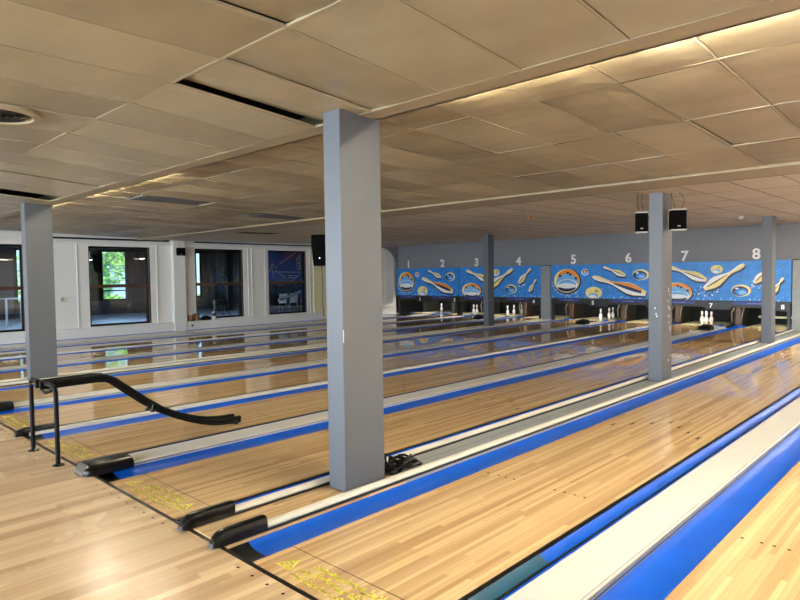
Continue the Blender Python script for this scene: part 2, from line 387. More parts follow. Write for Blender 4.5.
def narrow_divider(k, label):
    x0, x1 = CAP[k]; c = ((x0+x1)/2, YF, 0)
    t = thing('lane_divider', label, 'lane divider', c, group='lane dividers')
    b = MB(); b.prism_y(cap_profile(x0, x1, .026, .008), YF+.05, 18.2); b.build('cap_board', 'rail', t, off=c)
    hd = MB(); hood(hd, c[0], .075, YF-.07, YF+.30, .075); h_ = hd.build('end_hood', 'black', t, smooth=True, off=c)
    p = MB(); p.loft([[(c[0]-.024, YF-.082, .008), (c[0]+.024, YF-.082, .008), (c[0]+.024, YF-.077, .028), (c[0]-.024, YF-.077, .028)],
                      [(c[0]-.024, YF-.035, .045), (c[0]+.024, YF-.035, .045), (c[0]+.024, YF-.035, .06), (c[0]-.024, YF-.035, .06)]])
    p.build('nose_plate', 'chrome', h_, off=c)
wide_divider(1, 'broad pale divider cap between lanes 1 and 2')
narrow_divider(2, 'slim ivory divider strip between lanes 2 and 3')
wide_divider(3, 'broad pale divider cap between lanes 3 and 4')
wide_divider(5, 'broad pale divider cap between lanes 5 and 6')
narrow_divider(6, 'slim ivory divider strip with black end between lanes 6 and 7')
wide_divider(7, 'broad pale divider cap with big black hood between lanes 7 and 8')
wide_divider(9, 'very broad white divider board crossing the bottom corner of the photo')
wide_divider(10, 'white divider board beyond the bottom corner lane')
def pillar_divider(k, labels):
    x0, x1 = CAP[k]
    c = ((x0+x1)/2, YF, 0)
    b = MB(); b.box(x0, x1, YF+.016, 3.32, -.09, .010, 1); b.box(x0, x1, 3.32, 18.2, -.09, .012, 0); b.box(x0, x1, 18.2, 18.21, -.09, .012)
    b.box(x0+.20, x0+.204, 3.32, 18.2, .012, .0128, 2)
    o = b.build('divider_board', ['greyb', 'lane', 'line'], off=c); tag(o, labels[0], 'divider board', 'boards between the pillars')
    for xc, lb in ((x0+.045, labels[1]), (x1-.045, labels[2])):
        cc = (xc, YF, 0); t = thing('divider_rail', lb, 'rail', cc, group='rails along the pillars')
        r = MB(); pr = [(xc+.033*math.cos(a)*(1.0 if abs(math.sin(a)) < .9 else 1), .036+.023*math.sin(a)) for a in [i*2*PI/16 for i in range(16)]]
        r.prism_y(pr, YF+.30, 17.98); r.build('rail_bar', 'rail', t, smooth=True, off=cc)
        q = MB(); q.box(xc-.03, xc+.042, YF+.30, 17.98, .0125, .024); q.build('dark_skirt', 'line', t, off=cc)
        hd = MB(); hood(hd, xc, .078, YF-.05, YF+.30, .085, .013); h_ = hd.build('end_hood', 'black', t, smooth=True, off=cc)
        p = MB(); p.loft([[(xc-.026, YF-.062, .01), (xc+.026, YF-.062, .01), (xc+.024, YF-.056, .035), (xc-.024, YF-.056, .035)],
                          [(xc-.026, YF-.018, .05), (xc+.026, YF-.018, .05), (xc+.024, YF-.016, .066), (xc-.024, YF-.016, .066)]])
        p.build('nose_plate', 'nose', h_, off=cc)
pillar_divider(8, ('grey board running between the pillars from wood start past the big pillar', 'ivory rail with black end on the lane 8 side of the big pillar', 'ivory rail with black end on the foreground lane side of the big pillar'))
pillar_divider(4, ('grey board strip between lanes 4 and 5', 'ivory rail on the lane 4 side of the pillar strip', 'ivory rail on the lane 5 side of the pillar strip'))
# edge ledge beside lane 1
pl = MB(); pl.box(XLEFT, XL[1]-G, YF, 18.1, -.1, .02); struct(pl.build('trim_2', 'wallw'))

# ------------------------------------------------------------------ columns
def column(x0, x1, y0, y1, h, label, chips=()):
    c = ((x0+x1)/2, (y0+y1)/2, 0); b = MB(); b.box(x0, x1, y0, y1, .0125, h)
    t = thing('support_column', label, 'pillar', c, group='square grey support pillars'); t['kind'] = 'thing'
    b.build('shaft', 'column', t, bevel=.008, off=c)
    if chips:
        m = MB()
        for (s, u, z, w, hh) in chips:
            if s == 'r': m.box(x1-.001, x1+.0015, y0+u, y0+u+w, z, z+hh)
            else: m.box(x0+u, x0+u+w, y0-.0015, y0+.001, z, z+hh)
        m.build('paint_chips', 'chip', t, off=c)
    return t
column(-3.445, -3.265, 2.84, 3.235, 2.74, 'big square grey pillar standing nearest between lane 8 and the foreground lane', [('r', .003, 1.08, .004, .09)])
rr = random.Random(3)
column(-3.447, -3.255, 8.68, 9.04, 2.70, 'grey pillar carrying two small speakers under wall number 7', [('r', rr.uniform(.2,.3), rr.uniform(.25, 1.3), .02, rr.uniform(.012,.03)) for _ in range(14)]+[('f', rr.uniform(.05,.15), rr.uniform(.8,1.2), .015, .02) for _ in range(3)])
column(-3.447, -3.26, 14.68, 15.02, 2.72, 'grey pillar in front of the masking panel under wall number 8', [('r', .1, 1.3, .02, .02), ('r', .2, .8, .02, .03)])
column(-10.60, -10.42, 2.83, 3.21, 2.74, 'grey pillar beyond the black ball ramp')
column(-10.60, -10.43, 14.63, 14.93, 2.72, 'dark grey pillar before the panel between wall numbers 3 and 4', [('r', .1, .8, .02, .02)])

# ------------------------------------------------------------------ ceiling
def zn(y):
    return 2.775 if y < 1.85 else 2.775-(y-1.85)*.075
def zm(y): return 2.785-(y-3.2)*.027
def zf(y): return 2.638+(y-7.55)*.0075
def tile(mb, x0, x1, y0, y1, zfun, m, rnd, sag=.012, tilt=.006, lift=0):
    n = 4; g = .012; tone = rnd.random(); vs = []; a = rnd.uniform(-tilt, tilt); bb = rnd.uniform(-tilt, tilt); sg = rnd.uniform(0, sag)
    for i in range(n+1):
        for j in range(n+1):
            u, v = i/n, j/n; x = x0+g+(x1-x0-2*g)*u; y = y0+g+(y1-y0-2*g)*v
            z = zfun(y)+.006+a*(u-.5)+bb*(v-.5)-sg*(1-(2*u-1)**2)*(1-(2*v-1)**2)+lift*max(0, 1-u*2.5)
            vs.append((x, y, z))
    fs = [(i*(n+1)+j, i*(n+1)+j+1, (i+1)*(n+1)+j+1, (i+1)*(n+1)+j) for i in range(n) for j in range(n)]
    mb.add(vs, fs, m, tone)
def ceiling_zone(xs, ys, zfun, m, rnd, skip=(), lifts={}, sag=.012, tilt=.006, barw=.011, barm=1):
    mb = MB()
    for i in range(len(xs)-1):
        for j in range(len(ys)-1):
            if any(xs[i] < p[0] < xs[i+1] and ys[j] < p[1] < ys[j+1] for p in skip): continue
            lf = 0
            for p, v in lifts.items():
                if xs[i] < p[0] < xs[i+1] and ys[j] < p[1] < ys[j+1]: lf = v
            tile(mb, xs[i], xs[i+1], ys[j], ys[j+1], zfun, m, rnd, sag, tilt, lf)
    bw_ = barw; barw = barw*.5
    for x in xs[1:-1]:
        for j in range(len(ys)-1):
            z0, z1 = zfun(ys[j]+1e-4), zfun(ys[j+1]-1e-4)
            mb.loft([[(x-barw, ys[j], z0+.003), (x+barw, ys[j], z0+.003), (x+barw, ys[j], z0+.02), (x-barw, ys[j], z0+.02)], [(x-barw, ys[j+1], z1+.003), (x+barw, ys[j+1], z1+.003), (x+barw, ys[j+1], z1+.02), (x-barw, ys[j+1], z1+.02)]], barm)
    barw = bw_
    for y in ys[1:-1]:
        z = zfun(y); mb.box(xs[0], xs[-1], y-barw, y+barw, z+.005, z+.02, barm)
    return mb
rnd = random.Random(11)
xs = [-2.53+.615*k for k in range(-26, 11)]; xs = [x for x in xs if -17.3 < x < 4.2]
ys = [1.87-1.2*k for k in range(7, 0, -1)]+[1.87, 3.03]
near = ceiling_zone(xs, ys, zn, 0, rnd, skip=[(-9.6, 2.6)], lifts={(-3.4, 2.5): .055, (-2.8, 2.5): .016, (-2.2, 1.2): .02, (-7.8, 2.5): .02})
struct(near.build('ceiling', ['tile', 'tbar'], smooth=False, tone=True))
tr = MB(); z3 = zn(3.03)
tr.box(-17.7, XRIGHT, 3.02, 3.215, z3+.004, z3+.02); tr.box(-17.7, XRIGHT, 3.19, 3.215, z3+.004, 2.86)
struct(tr.build('trim_3', 'trim'))
xs2 = [-2.93+.593*k for k in range(-26, 13)]; xs2 = [x for x in xs2 if -17.25 < x < 4.2]
ys2 = [3.215, 3.90, 5.13, 6.34, 7.55]
mid = ceiling_zone(xs2, ys2, zm, 0, rnd, skip=[(-8.9, 4.5), (-9.6, 7.0)], sag=.035, tilt=.009, lifts={(-1.5, 5.6): .02})
struct(mid.build('ceiling', ['tile2', 'tbar'], tone=True))
tr = MB(); tr.box(-17.7, XRIGHT, 7.55, 8.25, 2.650, 2.86); struct(tr.build('trim_4', 'trim'))
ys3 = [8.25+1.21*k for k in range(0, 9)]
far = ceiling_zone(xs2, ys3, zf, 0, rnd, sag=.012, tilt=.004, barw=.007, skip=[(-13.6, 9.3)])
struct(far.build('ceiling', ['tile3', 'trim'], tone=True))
sl = MB(); sl.box(-18.2, XRIGHT+.1, YFRONT-.1, 21.1, 2.88, 2.98); struct(sl.build('ceiling', 'void'))

# dark grey panels set in the ceiling grid
for (x0, x1, y0, y1, zz, lb) in ((-9.45, -8.88, 3.93, 5.10, zm(4.5), 'dark grey panel in the ceiling behind the first soffit'), (-10.03, -9.47, 6.37, 7.52, zm(7), 'second dark grey ceiling panel, deeper into the hall')):
    b = MB(); b.box(x0, x1, y0, y1, zz+.0, zz+.012, 0)
    for i in range(14):
        xx = x0+.03+(x1-x0-.06)*i/13; b.box(xx-.006, xx+.006, y0+.03, y1-.03, zz-.004, zz, 0)
    tag(b.build('ceiling_vent', 'gpanel', off=((x0+x1)/2, (y0+y1)/2, zz)), lb, 'ceiling vent')
# round air diffuser
zc = 2.775
c = (-5.27, 1.27, zc); t = thing('round_air_vent', 'round ribbed air vent cut by the photo edge in the near ceiling', 'air vent', c)
b = MB(); b.loft([[(c[0]+r*math.cos(2*PI*k/40), c[1]+r*math.sin(2*PI*k/40), c[2]+z) for k in range(40)] for r, z in ((.30, .002), (.295, -.018), (.24, -.026), (.225, -.006))], 0, True, False); b.build('rim', 'tbar', t, smooth=True, off=c)
b = MB(); b.lathe([(.228, .004), (.228, .008)], c, 40); b.build('dark_backing', 'void', t, off=c)
for i in range(5):
    r = .205-.04*i; b = MB(); b.loft([[(c[0]+q*math.cos(2*PI*k/36), c[1]+q*math.sin(2*PI*k/36), c[2]+z) for k in range(36)] for q, z in ((r, -.004), (r-.012, -.024), (r-.016, -.022), (r-.006, -.002))], 0, True, False); b.build('ring_blade', 'strip', t, smooth=True, off=c)
# fluorescent battens hidden behind the soffit edge
def batten(x0, lb, ln=1.2, tm='tube'):
    c = (x0+ln/2, 3.27, 2.775); t = thing('fluorescent_batten', lb, 'ceiling lamp', c, group='batten lamps behind the soffit')
    b = MB(); b.box(x0, x0+ln, 3.225, 3.275, 2.745, 2.775); b.build('housing', 'white', t, off=c)
    b = MB(); b.tube([(x0+.02, 3.295, 2.752), (x0+ln-.02, 3.295, 2.752)], .013, 10); b.build('tube', tm, t, smooth=True, off=c)
batten(-1.45, 'lit batten lamp tucked behind the soffit above the foreground lane', 1.4, 'tubeb')
batten(-2.75, 'lit batten lamp tucked behind the soffit next to the big pillar')
batten(-8.0, 'lit batten lamp tucked behind the soffit above lane 6')
batten(-9.6, 'lit batten lamp tucked behind the soffit above lane 5')
batten(-11.6, 'lit batten lamp tucked behind the soffit above lane 4')
# small ceiling fittings
b = MB(); c = (-6.36, 10.27, zf(10.27)); b.lathe([(.0, -.075), (.03, -.07), (.04, -.03), (.05, -.02), (.05, .005)], c, 16)
tag(b.build('smoke_detector', 'brown', smooth=True, off=c), 'small brownish detector hanging from the ceiling above lanes 6 and 7', 'smoke detector')
b = MB(); c = (-3.75, 14.3, zf(14.3)); b.lathe([(.0, -.06), (.04, -.055), (.045, -.02), (.06, -.01), (.06, .005)], c, 16)
tag(b.build('ceiling_sprinkler', 'rail', smooth=True, off=c), 'small pale fitting on the ceiling beside the pillar under number 8', 'ceiling fitting')
c = (-13.0, 10.5, zf(10.5)); t = thing('spot_lamp', 'tiny lit spot lamp on the ceiling above the black wall speaker', 'ceiling lamp', c)
b = MB(); b.lathe([(.055, 0), (.05, -.03), (.035, -.035)], c, 16); b.build('collar', 'white', t, smooth=True, off=c)
b = MB(); b.lathe([(.036, -.03), (.03, -.055), (.0, -.065)], c, 16); b.build('bulb', 'spotlamp', t, smooth=True, off=c)
# added fill lamps, out of view behind the camera and over the outer lanes
for i, (x, y) in enumerate(((-7.2, -2.0), (-1.9, -2.6), (-12.4, -2.2), (1.6, 5.2), (1.6, 9.0), (1.4, 13.0), (-1.0, 15.0))):
    dz_ = 0 if y < 3 else (zm(y) if y < 7.5 else zf(y))-2.775
    c = (x, y, 2.765); t = thing('ceiling_fill_light', 'added square fill lamp, unseen, over the '+('middle part of the approach', 'near part of the approach', 'far part of the approach', 'outermost lanes by the approach', 'outermost lanes midway', 'outermost lanes near the pits', 'pit end of the foreground lane')[i], 'ceiling lamp', c, group='added fill lamps out of view')
    b = MB(); b.box(x-.6, x+.6, y-.3, y+.3, 2.745+dz_, 2.765+dz_); b.build('diffuser', 'approach_fill' if y < 3 else 'lane_fill', t, off=c)
    b = MB()
    for q in ((x-.64, x-.6, y-.34, y+.34), (x+.6, x+.64, y-.34, y+.34), (x-.6, x+.6, y-.34, y-.3), (x-.6, x+.6, y+.3, y+.34)): b.box(*q, 2.735+dz_, 2.77+dz_)
    b.build('frame', 'white', t, off=c)

# ------------------------------------------------------------------ walls
def wall_with_openings_x(name, x0, x1, ya, yb, z0, z1, ops, m):
    b = MB(); ys_ = sorted({ya, yb, *[o[0] for o in ops], *[o[1] for o in ops]})
    for a, c_ in zip(ys_, ys_[1:]):
        op = [o for o in ops if o[0] <= a and c_ <= o[1]]
        if op:
            b.box(x0, x1, a, c_, z0, op[0][2]); b.box(x0, x1, a, c_, op[0][3], z1)
        else: b.box(x0, x1, a, c_, z0, z1)
    return struct(b.build(name, m))
WIN = [(3.0, 4.72, .27, 2.45), (6.24, 7.93, .27, 2.45), (9.32, 11.0, .28, 2.45), (11.96, 13.56, .28, 2.45)]
wall_with_openings_x('wall_left', -17.75, XLEFT, YFRONT, 18.12, -.1, 2.9, WIN, 'wallw')
for i, (a, b_, z0, z1) in enumerate(WIN):
    c = (-17.60, (a+b_)/2, z0); f = MB(); w = .045; X0, X1 = -17.765, -17.55
    fr = MB(); fr.box(X0, X1, a, a+w, z0, z1); fr.box(X0, X1, b_-w, b_, z0, z1); fr.box(X0, X1, a+w, b_-w, z0, z0+w); fr.box(X0, X1, a+w, b_-w, z1-w, z1)
    wn = fr.build(f'window_{i+1}', 'framed', off=c); struct(wn)
    k = MB(); k.box(-17.66, X1+.02, a+w, b_-w, 1.315, 1.40); k.build('mid_rail', 'frame', wn, off=c)
    k = MB(); k.box(X1, X1+.025, b_-.05, b_+.01, z0, z1); k.build('side_strip', 'frame', wn, off=c)
    k = MB(); k.box(-17.605, -17.60, a+w, b_-w, z0+w, 1.315); k.build('lower_pane', 'glass', wn, off=c)
    k = MB(); k.box(-17.605, -17.60, a+w, b_-w, 1.40, z1-w); k.build('upper_pane', 'glass', wn, off=c)
# white plinth, cornice, pilaster and panel mouldings on the left wall
b = MB(); b.box(XLEFT, -17.38, 1.0, 8.55, -.02, .25); b.box(XLEFT, -17.38, 8.95, 14.2, -.02, .25); struct(b.build('baseboard_left', 'wallw', bevel=.01))
b = MB(); b.box(XLEFT, -17.42, -2, 14.2, 2.50, 2.58); b.box(XLEFT, -17.46, -2, 14.2, 2.58, 2.62); struct(b.build('trim_5', 'wallw', bevel=.01))
b = MB(); b.box(XLEFT, -17.34, 8.55, 8.93, -.02, 2.66); struct(b.build('trim_6', 'wallw', bevel=.01))
b = MB(); b.box(XLEFT, -17.47, 4.9, 8.5, 2.62, 2.67); b.box(XLEFT, -17.47, 9.3, 14.2, 2.62, 2.66); struct(b.build('trim_shadow_strip', 'void'))  # dark strip painting in the shadow line between cornice and ceiling
b = MB()
for y in (4.95, 5.16, 5.93, 8.1, 11.16, 11.3, 11.82, 13.7): b.box(XLEFT, -17.475, y, y+.03, .25, 2.5)
struct(b.build('trim_7', 'wallw', bevel=.006))
b = MB(); b.box(XLEFT-.0, -17.45, 13.85, 15.0, .02, 2.6); b.box(-17.452, -17.447, 13.85, 15.0, 1.30, 1.306, 1); b.box(-17.452, -17.447, 14.22, 14.226, .02, 2.6, 1); struct(b.build('trim_8', ['cream', 'greytrim']))
# white double doors at the end of the left wall
b = MB(); b.box(XLEFT, -17.44, 16.9, 17.98, .02, 2.62); o = struct(b.build('door_1', 'wallw', off=(-17.47, 17.4, 0)))
for (y0, y1, z0, z1) in ((17.0, 17.42, .3, 1.9), (17.0, 17.42, 2.0, 2.5), (17.5, 17.92, .3, 1.9), (17.5, 17.92, 2.0, 2.5)):
    q = MB()
    q.box(-17.44, -17.425, y0, y1, z0, z0+.03); q.box(-17.44, -17.425, y0, y1, z1-.03, z1); q.box(-17.44, -17.425, y0, y0+.03, z0, z1); q.box(-17.44, -17.425, y1-.03, y1, z0, z1)
    q.build('panel_moulding', 'wallw', o, off=(-17.47, 17.4, 0))
# back wall : grey bulkhead above the masking panels, sweeping down on the left, closed pit behind
b = MB(); b.box(-17.75, -3.1, 18.13, 18.30, .70, 2.9); b.box(-3.1, XRIGHT+.1, 18.13, 18.3, -.1, 2.9)
struct(b.build('wall_back', 'wallg'))
q = MB(); prof = [(18.13, 2.72), (17.15, 2.72)]
for i in range(13):
    a = i/12*PI/2; prof.append((17.2+.83*math.sin(a), 2.66-.80*(1-math.cos(a))))
prof.append((18.13, 1.8))
q.prism_x(prof, -17.44, -17.36); struct(q.build('trim_9', 'wallg'))
b = MB(); b.box(-17.8, -3.0, 20.85, 20.95, -.1, 2.9); b.box(-17.85, -17.75, 18.13, 20.9, -.1, 2.9); b.box(-3.1, -3.0, 18.3, 20.9, -.1, 2.9); b.box(-17.75, -3.1, 18.30, 20.9, 1.05, 1.1)
struct(b.build('wall_pit', 'pit'))
# right and front walls (with the daylight windows of the seating side)
b = MB(); b.box(XRIGHT, XRIGHT+.1, YFRONT, 18.3, -.1, 2.9); struct(b.build('wall_right', 'wallw'))
FW = [(-15.5, -12.7), (-11.9, -9.1), (-8.3, -5.5), (-4.7, -1.9), (-1.1, 1.7)]
b = MB(); xs_ = [-17.75]+[v for w in FW for v in w]+[XRIGHT+.1]
for i in range(0, len(xs_), 2): b.box(xs_[i], xs_[i+1], YFRONT-.12, YFRONT, -.1, 2.9)
for (a, c_) in FW: b.box(a, c_, YFRONT-.12, YFRONT, -.1, .7); b.box(a, c_, YFRONT-.12, YFRONT, 2.45, 2.9)
struct(b.build('wall_front', 'wallw'))
for i, (a, c_) in enumerate(FW):
    fr = MB(); c = ((a+c_)/2, YFRONT-.06, .7)
    for q in ((a, a+.05, .7, 2.45), (c_-.05, c_, .7, 2.45), ((a+c_)/2-.03, (a+c_)/2+.03, .75, 2.4), (a, c_, .7, .75), (a, c_, 2.4, 2.45)): fr.box(q[0], q[1], YFRONT-.09, YFRONT-.03, q[2], q[3])
    wn = struct(fr.build(f'window_{i+5}', 'framed', off=c))

# ------------------------------------------------------------------ masking panels with their painted art
def art_pin(mb, p0, p1, w, yb, orange=True):   # p0 head end, p1 base end, in (x, z)
    a = Vector((p0[0], p0[1])); d = Vector((p1[0], p1[1]))-a; L_ = d.length; d.normalize(); n = Vector((-d.y, d.x))
    pf = [(0, .0), (.03, .30), (.08, .42), (.16, .44), (.25, .32), (.33, .26), (.42, .36), (.55, .72), (.68, 1.), (.80, .95), (.92, .62), (1., .40)]
    def shape(off, k, y, m, t0=0, t1=1, side=None):
        P = [(t, r) for t, r in pf if t0 <= t <= t1]
        A = [a+d*(t*L_)+n*(r*w*k)+off for t, r in P]; B = [a+d*(t*L_)-n*(r*w*k)+off for t, r in P]
        if side == 1: B = [a+d*(t*L_)+n*(r*w*k*.15)+off for t, r in P]
        if side == -1: A = [a+d*(t*L_)-n*(r*w*k*.25)+off for t, r in P]
        for i in range(len(P)-1):
            mb.add([(A[i].x, y, A[i].y), (A[i+1].x, y, A[i+1].y), (B[i+1].x, y, B[i+1].y), (B[i].x, y, B[i].y)], [(0,1,2,3)], m)
    shape(Vector((.02, -.045)), 1.12, yb-.0005, 1); shape(Vector((0, 0)), 1., yb-.001, 3)
    shape(Vector((0, 0)), .92, yb-.0015, 4, .33, .95, 1) if orange else shape(Vector((.0, -.0)), .9, yb-.0015, 6, .4, .9, 1); shape(Vector((0, 0)), .85, yb-.0015, 7, .0, 1., -1)
    shape(Vector((0, 0)), .28 if orange else .12, yb-.002, 1, .38, .93)
    shape(Vector((0,0)), 1.0, yb-.002, 4, .2, .3)
def art_ball(mb, c, rx, rz, yb, kind='big'):
    x, z = c
    def D(dx, dz, sx, sz, m, o, a0=0, a1=2*PI):
        n0 = len(mb.v); mb.disc((x+dx*rx, yb-o, z+dz*rz), rx*sx, rz*sz, m, 28, a0, a1)
        mb.v[n0:] = [(p[0], p[1], max(p[2], PZ0+.004)) for p in mb.v[n0:]]
    if kind == 'big':
        D(.04, -.06, 1.08, 1.08, 1, .0004); D(0, 0, 1., 1., 3, .0008); D(.10, .10, .86, .84, 4, .0012); D(.02, -.16, .84, .76, 2, .0016); D(.05, -.38, .80, .52, 7, .002)
        D(.05, -.30, .68, .40, 2, .0024); D(.0, -.55, .7, .36, 1, .0024, PI, 2*PI); D(.02, -.42, .66, .22, 7, .0028)
        for dx, dz in ((-.52, .42), (.10, .66), (.30, .52), (.72, .20)): D(dx, dz, .10, .10, 8, .003)
    elif kind == 'yellow':
        D(.0, -.0, 1.06, 1.06, 3, .0004); D(.06, .10, .84, .82, 6, .0008); D(-.05, -.45, .62, .42, 2, .0012); D(-.15, -.62, .45, .25, 7, .0016)
        for dx, dz in ((.30, .48), (.50, .30), (.26, .20)): D(dx, dz, .10, .10, 8, .002)
    elif kind == 'blue':
        D(0, 0, 1., 1., 3, .0004); D(-.12, -.10, .84, .80, 1, .0008); D(-.02, -.2, .62, .60, 0, .0012); D(.12, -.32, .42, .36, 2, .0016); D(-.42, .34, .20, .12, 7, .002)
        for dx, dz in ((-.2, .42), (.02, .5), (-.02, .28)): D(dx, dz, .09, .09, 8, .002)
    else:
        D(0, 0, 1., 1., 7, .0004); D(.05, .1, .8, .7, 5, .0008); D(0, -.35, .7, .5, 2, .0012); D(0, .2, .3, .25, 3, .0016)
def specks(mb, x0, x1, z0, z1, n, rnd, yb, ms=(7, 1, 2), s=.012):
    for _ in range(n):
        x = rnd.uniform(x0, x1); z = rnd.uniform(z0, z1); a = s*rnd.uniform(.5, 1.6); b_ = s*rnd.uniform(.3, .8); q = rnd.uniform(0, PI); m = rnd.choice(ms)
        d = Vector((math.cos(q), math.sin(q)))*a; n_ = Vector((-d.y, d.x)).normalized()*b_
        mb.add([(x-d.x, yb, z-d.y), (x+n_.x, yb, z+n_.y), (x+d.x, yb, z+d.y), (x-n_.x, yb, z-n_.y)], [(0,3,2,1)], m)
PZ0, PZ1 = .752, 1.815
ARTM = ['panel', 'paneldk', 'panello', 'pcream', 'porange', 'pred', 'pyellow', 'pwhite', 'pblack']
PZ0, PZ1 = .752, 1.815
def panel(x0, x1, kind, label, seed):
    c = ((x0+x1)/2, YP, PZ0); W = x1-x0; H = PZ1-PZ0; rnd = random.Random(seed)
    t = thing('masking_panel', label, 'masking panel', c, group='painted masking panels')
    b = MB(); b.box(x0, x1, YP, YP+.05, PZ0, PZ1); b.build('board', 'panel', t, bevel=.004, off=c)
    a = MB(); y = YP-.001
    U = lambda u: x0+u*W; V = lambda v: PZ0+v*H
    specks(a, x0+.03, x1-.03, PZ0+.02, PZ1-.05, 260, rnd, y-.0001, (2, 1, 2, 7), .010)
    for _ in range(10): specks(a, x0+.05, x1-.05, PZ0+.02, PZ0+.06, 2, rnd, y-.0001, (7,), .022)
    if kind == 'A':
        for k in range(26):
            q = PI+PI*k/25; specks(a, U(.165)+.48*math.cos(q)-.03, U(.165)+.48*math.cos(q)+.03, V(.47)+.40*math.sin(q)-.03, V(.47)+.40*math.sin(q)+.03, 4, rnd, y-.0003, (7, 2, 7), .016)
        art_ball(a, (U(.165), V(.52)), W*.132, H*.36, y-.0003)
        art_ball(a, (U(.35), V(.77)), W*.036, H*.095, y-.0003, 'small')
        art_ball(a, (U(.435), V(.165)), W*.076, H*.165, y-.0003, 'yellow')
        art_ball(a, (U(.865), V(.68)), W*.072, H*.15, y-.0003, 'blue')
        specks(a, U(.5), U(.8), V(.18), V(.45), 40, rnd, y-.0002, (1, 1, 2), .03)
        art_pin(a, (U(.525), V(.92)), (U(.73), V(.66)), .085, y-.0006, False)
        art_pin(a, (U(.42), V(.64)), (U(.91), V(.15)), .17, y-.003)
    else:
        art_ball(a, (U(.16), V(.20)), W*.125, H*.26, y-.0003)
        specks(a, U(.3), U(.5), V(.12), V(.42), 60, rnd, y-.0002, (1, 1, 2, 7), .03)
        specks(a, U(.72), U(.82), V(.32), V(.5), 30, rnd, y-.0002, (7, 2), .02)
        art_pin(a, (U(.09), V(.90)), (U(.40), V(.52)), .12, y-.0006, False)
        art_ball(a, (U(.475), V(.80)), W*.044, H*.10, y-.0003, 'yellow')
        art_pin(a, (U(.68), V(.92)), (U(.38), V(.30)), .14, y-.003, False)
        art_ball(a, (U(.655), V(.26)), W*.07, H*.15, y-.0003, 'blue')
        art_pin(a, (U(.885), V(.92)), (U(.745), V(.45)), .10, y-.0006, False)
        art_pin(a, (U(.945), V(.58)), (U(.865), V(.18)), .075, y-.0006, False)
    a.build('artwork', ARTM, t, off=c)
    f = MB(); f.box(x0, x1, YP-.004, YP+.05, PZ0-.02, PZ0); f.box(x1-.012, x1, YP-.003, YP, PZ0, PZ1); f.build('edge_moulding', 'strip', t, off=c)
PX = [(-17.37, -14.17), (-14.16, -10.72), (-10.36, -6.93), (-6.91, -3.56)]
PN = [('A', 'blue painted panel with bowling pins and balls under numbers 1 and 2'), ('B', 'blue painted panel with bowling pins and balls under numbers 3 and 4'),
      ('A', 'blue painted panel with large splashing ball under numbers 5 and 6'), ('B', 'blue painted panel with bowling pins and balls under numbers 7 and 8')]
for i, ((a, b_), (k, lb)) in enumerate(zip(PX, PN)): panel(a, b_, k, lb, 20+i)
# white wall numerals
for d, x, z in ((1, -16.745, 1.845), (2, -14.985, 1.845), (3, -13.39, 1.845), (4, -11.617, 1.845), (5, -9.57, 1.845), (6, -7.78, 1.845), (7, -6.16, 1.845), (8, -4.374, 1.845)):
    m = MB(); stand_text(m, str(d), .29, (x, YP+.05, z), 0, .03, .0065)
    o = m.build('wall_number', 'numw', off=(x, YP+.05, z)); tag(o, f'white numeral {d} standing above the blue panels', 'number', 'white lane numerals')

# ------------------------------------------------------------------ valances under the panels, pit kickbacks
def small_logo(mb, x, y, z, w, h, rnd, m=0):
    xx = x-w/2
    while xx < x+w/2:
        k = rnd.uniform(.5, 1.0)*h; mb.add([(xx, y, z), (xx+.014, y, z), (xx+.014+k*.4, y, z+k), (xx+k*.4, y, z+k)], [(0,1,2,3)], m)
        if rnd.random() < .6: mb.add([(xx, y, z+k*.45), (xx+.05, y, z+k*.45), (xx+.05, y, z+k*.6), (xx, y, z+k*.6)], [(0,1,2,3)], m)
        xx += rnd.uniform(.03, .055)
for i, (a, b_) in enumerate(PX):
    k = 2*i+1; c = ((a+b_)/2, YP, .55); rnd = random.Random(50+i)
    t = thing('pinsetter_valance', f'dark grey valance strip with blue inserts over the pits of lanes {k} and {k+1}', 'valance', c, group='valances below the panels')
    b = MB(); b.box(a+.02, b_-.02, YP-.01, YP+.06, .575, .730); b.build('beam', 'strip', t, bevel=.004, off=c)
    for q in (k, k+1):
        xm = {1:-16.08, 2:-14.35, 3:-12.9, 4:-10.97, 5:-8.86, 6:-7.05, 7:-5.42, 8:-3.72}[q]
        p = MB(); p.box(xm-.19, xm+.13, YP-.022, YP-.01, .51, .72); po = p.build('number_plate', 'plate', t, off=c)
        n_ = MB(); stand_text(n_, str(q), .125, (xm-.03, YP-.0225, .555), 0, .001, .004); n_.build('numeral', 'numw', po, off=c)
        if q % 2: 
            p = MB(); p.box(xm+.14, xm+.46, YP-.022, YP-.01, .51, .72); p.build('indicator_plate', 'plate', t, off=c)
    for xa, xb in ((a+.25, a+1.02) if i else (a+.2, a+1.0), (b_-1.35, b_-.35)):
        p = MB(); p.box(xa, xb, YP-.018, YP-.01, .655, .728); po = p.build('blue_insert', 'stripblue', t, off=c)
        l_ = MB(); small_logo(l_, (xa+xb)/2, YP-.019, .672, .32, .04, rnd); l_.build('lettering', 'logo', po, off=c)
    # legs of the valance
    for xx in (a+.02, b_-.10):
        p = MB(); p.box(xx, xx+.08, YP+.0, YP+.06, .03, .58); p.build('leg', 'pblack', t, off=c)
# light grey posts between panels
for x0, x1, lb in ((-10.70, -10.37, 'pale grey post between the panels for lanes 4 and 5'), (-3.54, -3.12, 'pale grey post at the photo edge beside the number 8 panel')):
    b = MB(); b.box(x0, x1, YP-.06, YP+.07, .0125, 1.80); c = ((x0+x1)/2, YP, 0)
    t = thing('panel_post', lb, 'post', c); b.build('post_body', 'greyfab', t, bevel=.006, off=c)
    b = MB(); b.box(x0-.004, x1+.004, YP-.03, YP+.07, 1.80, 1.825); b.build('top_cap', 'strip', t, off=c)
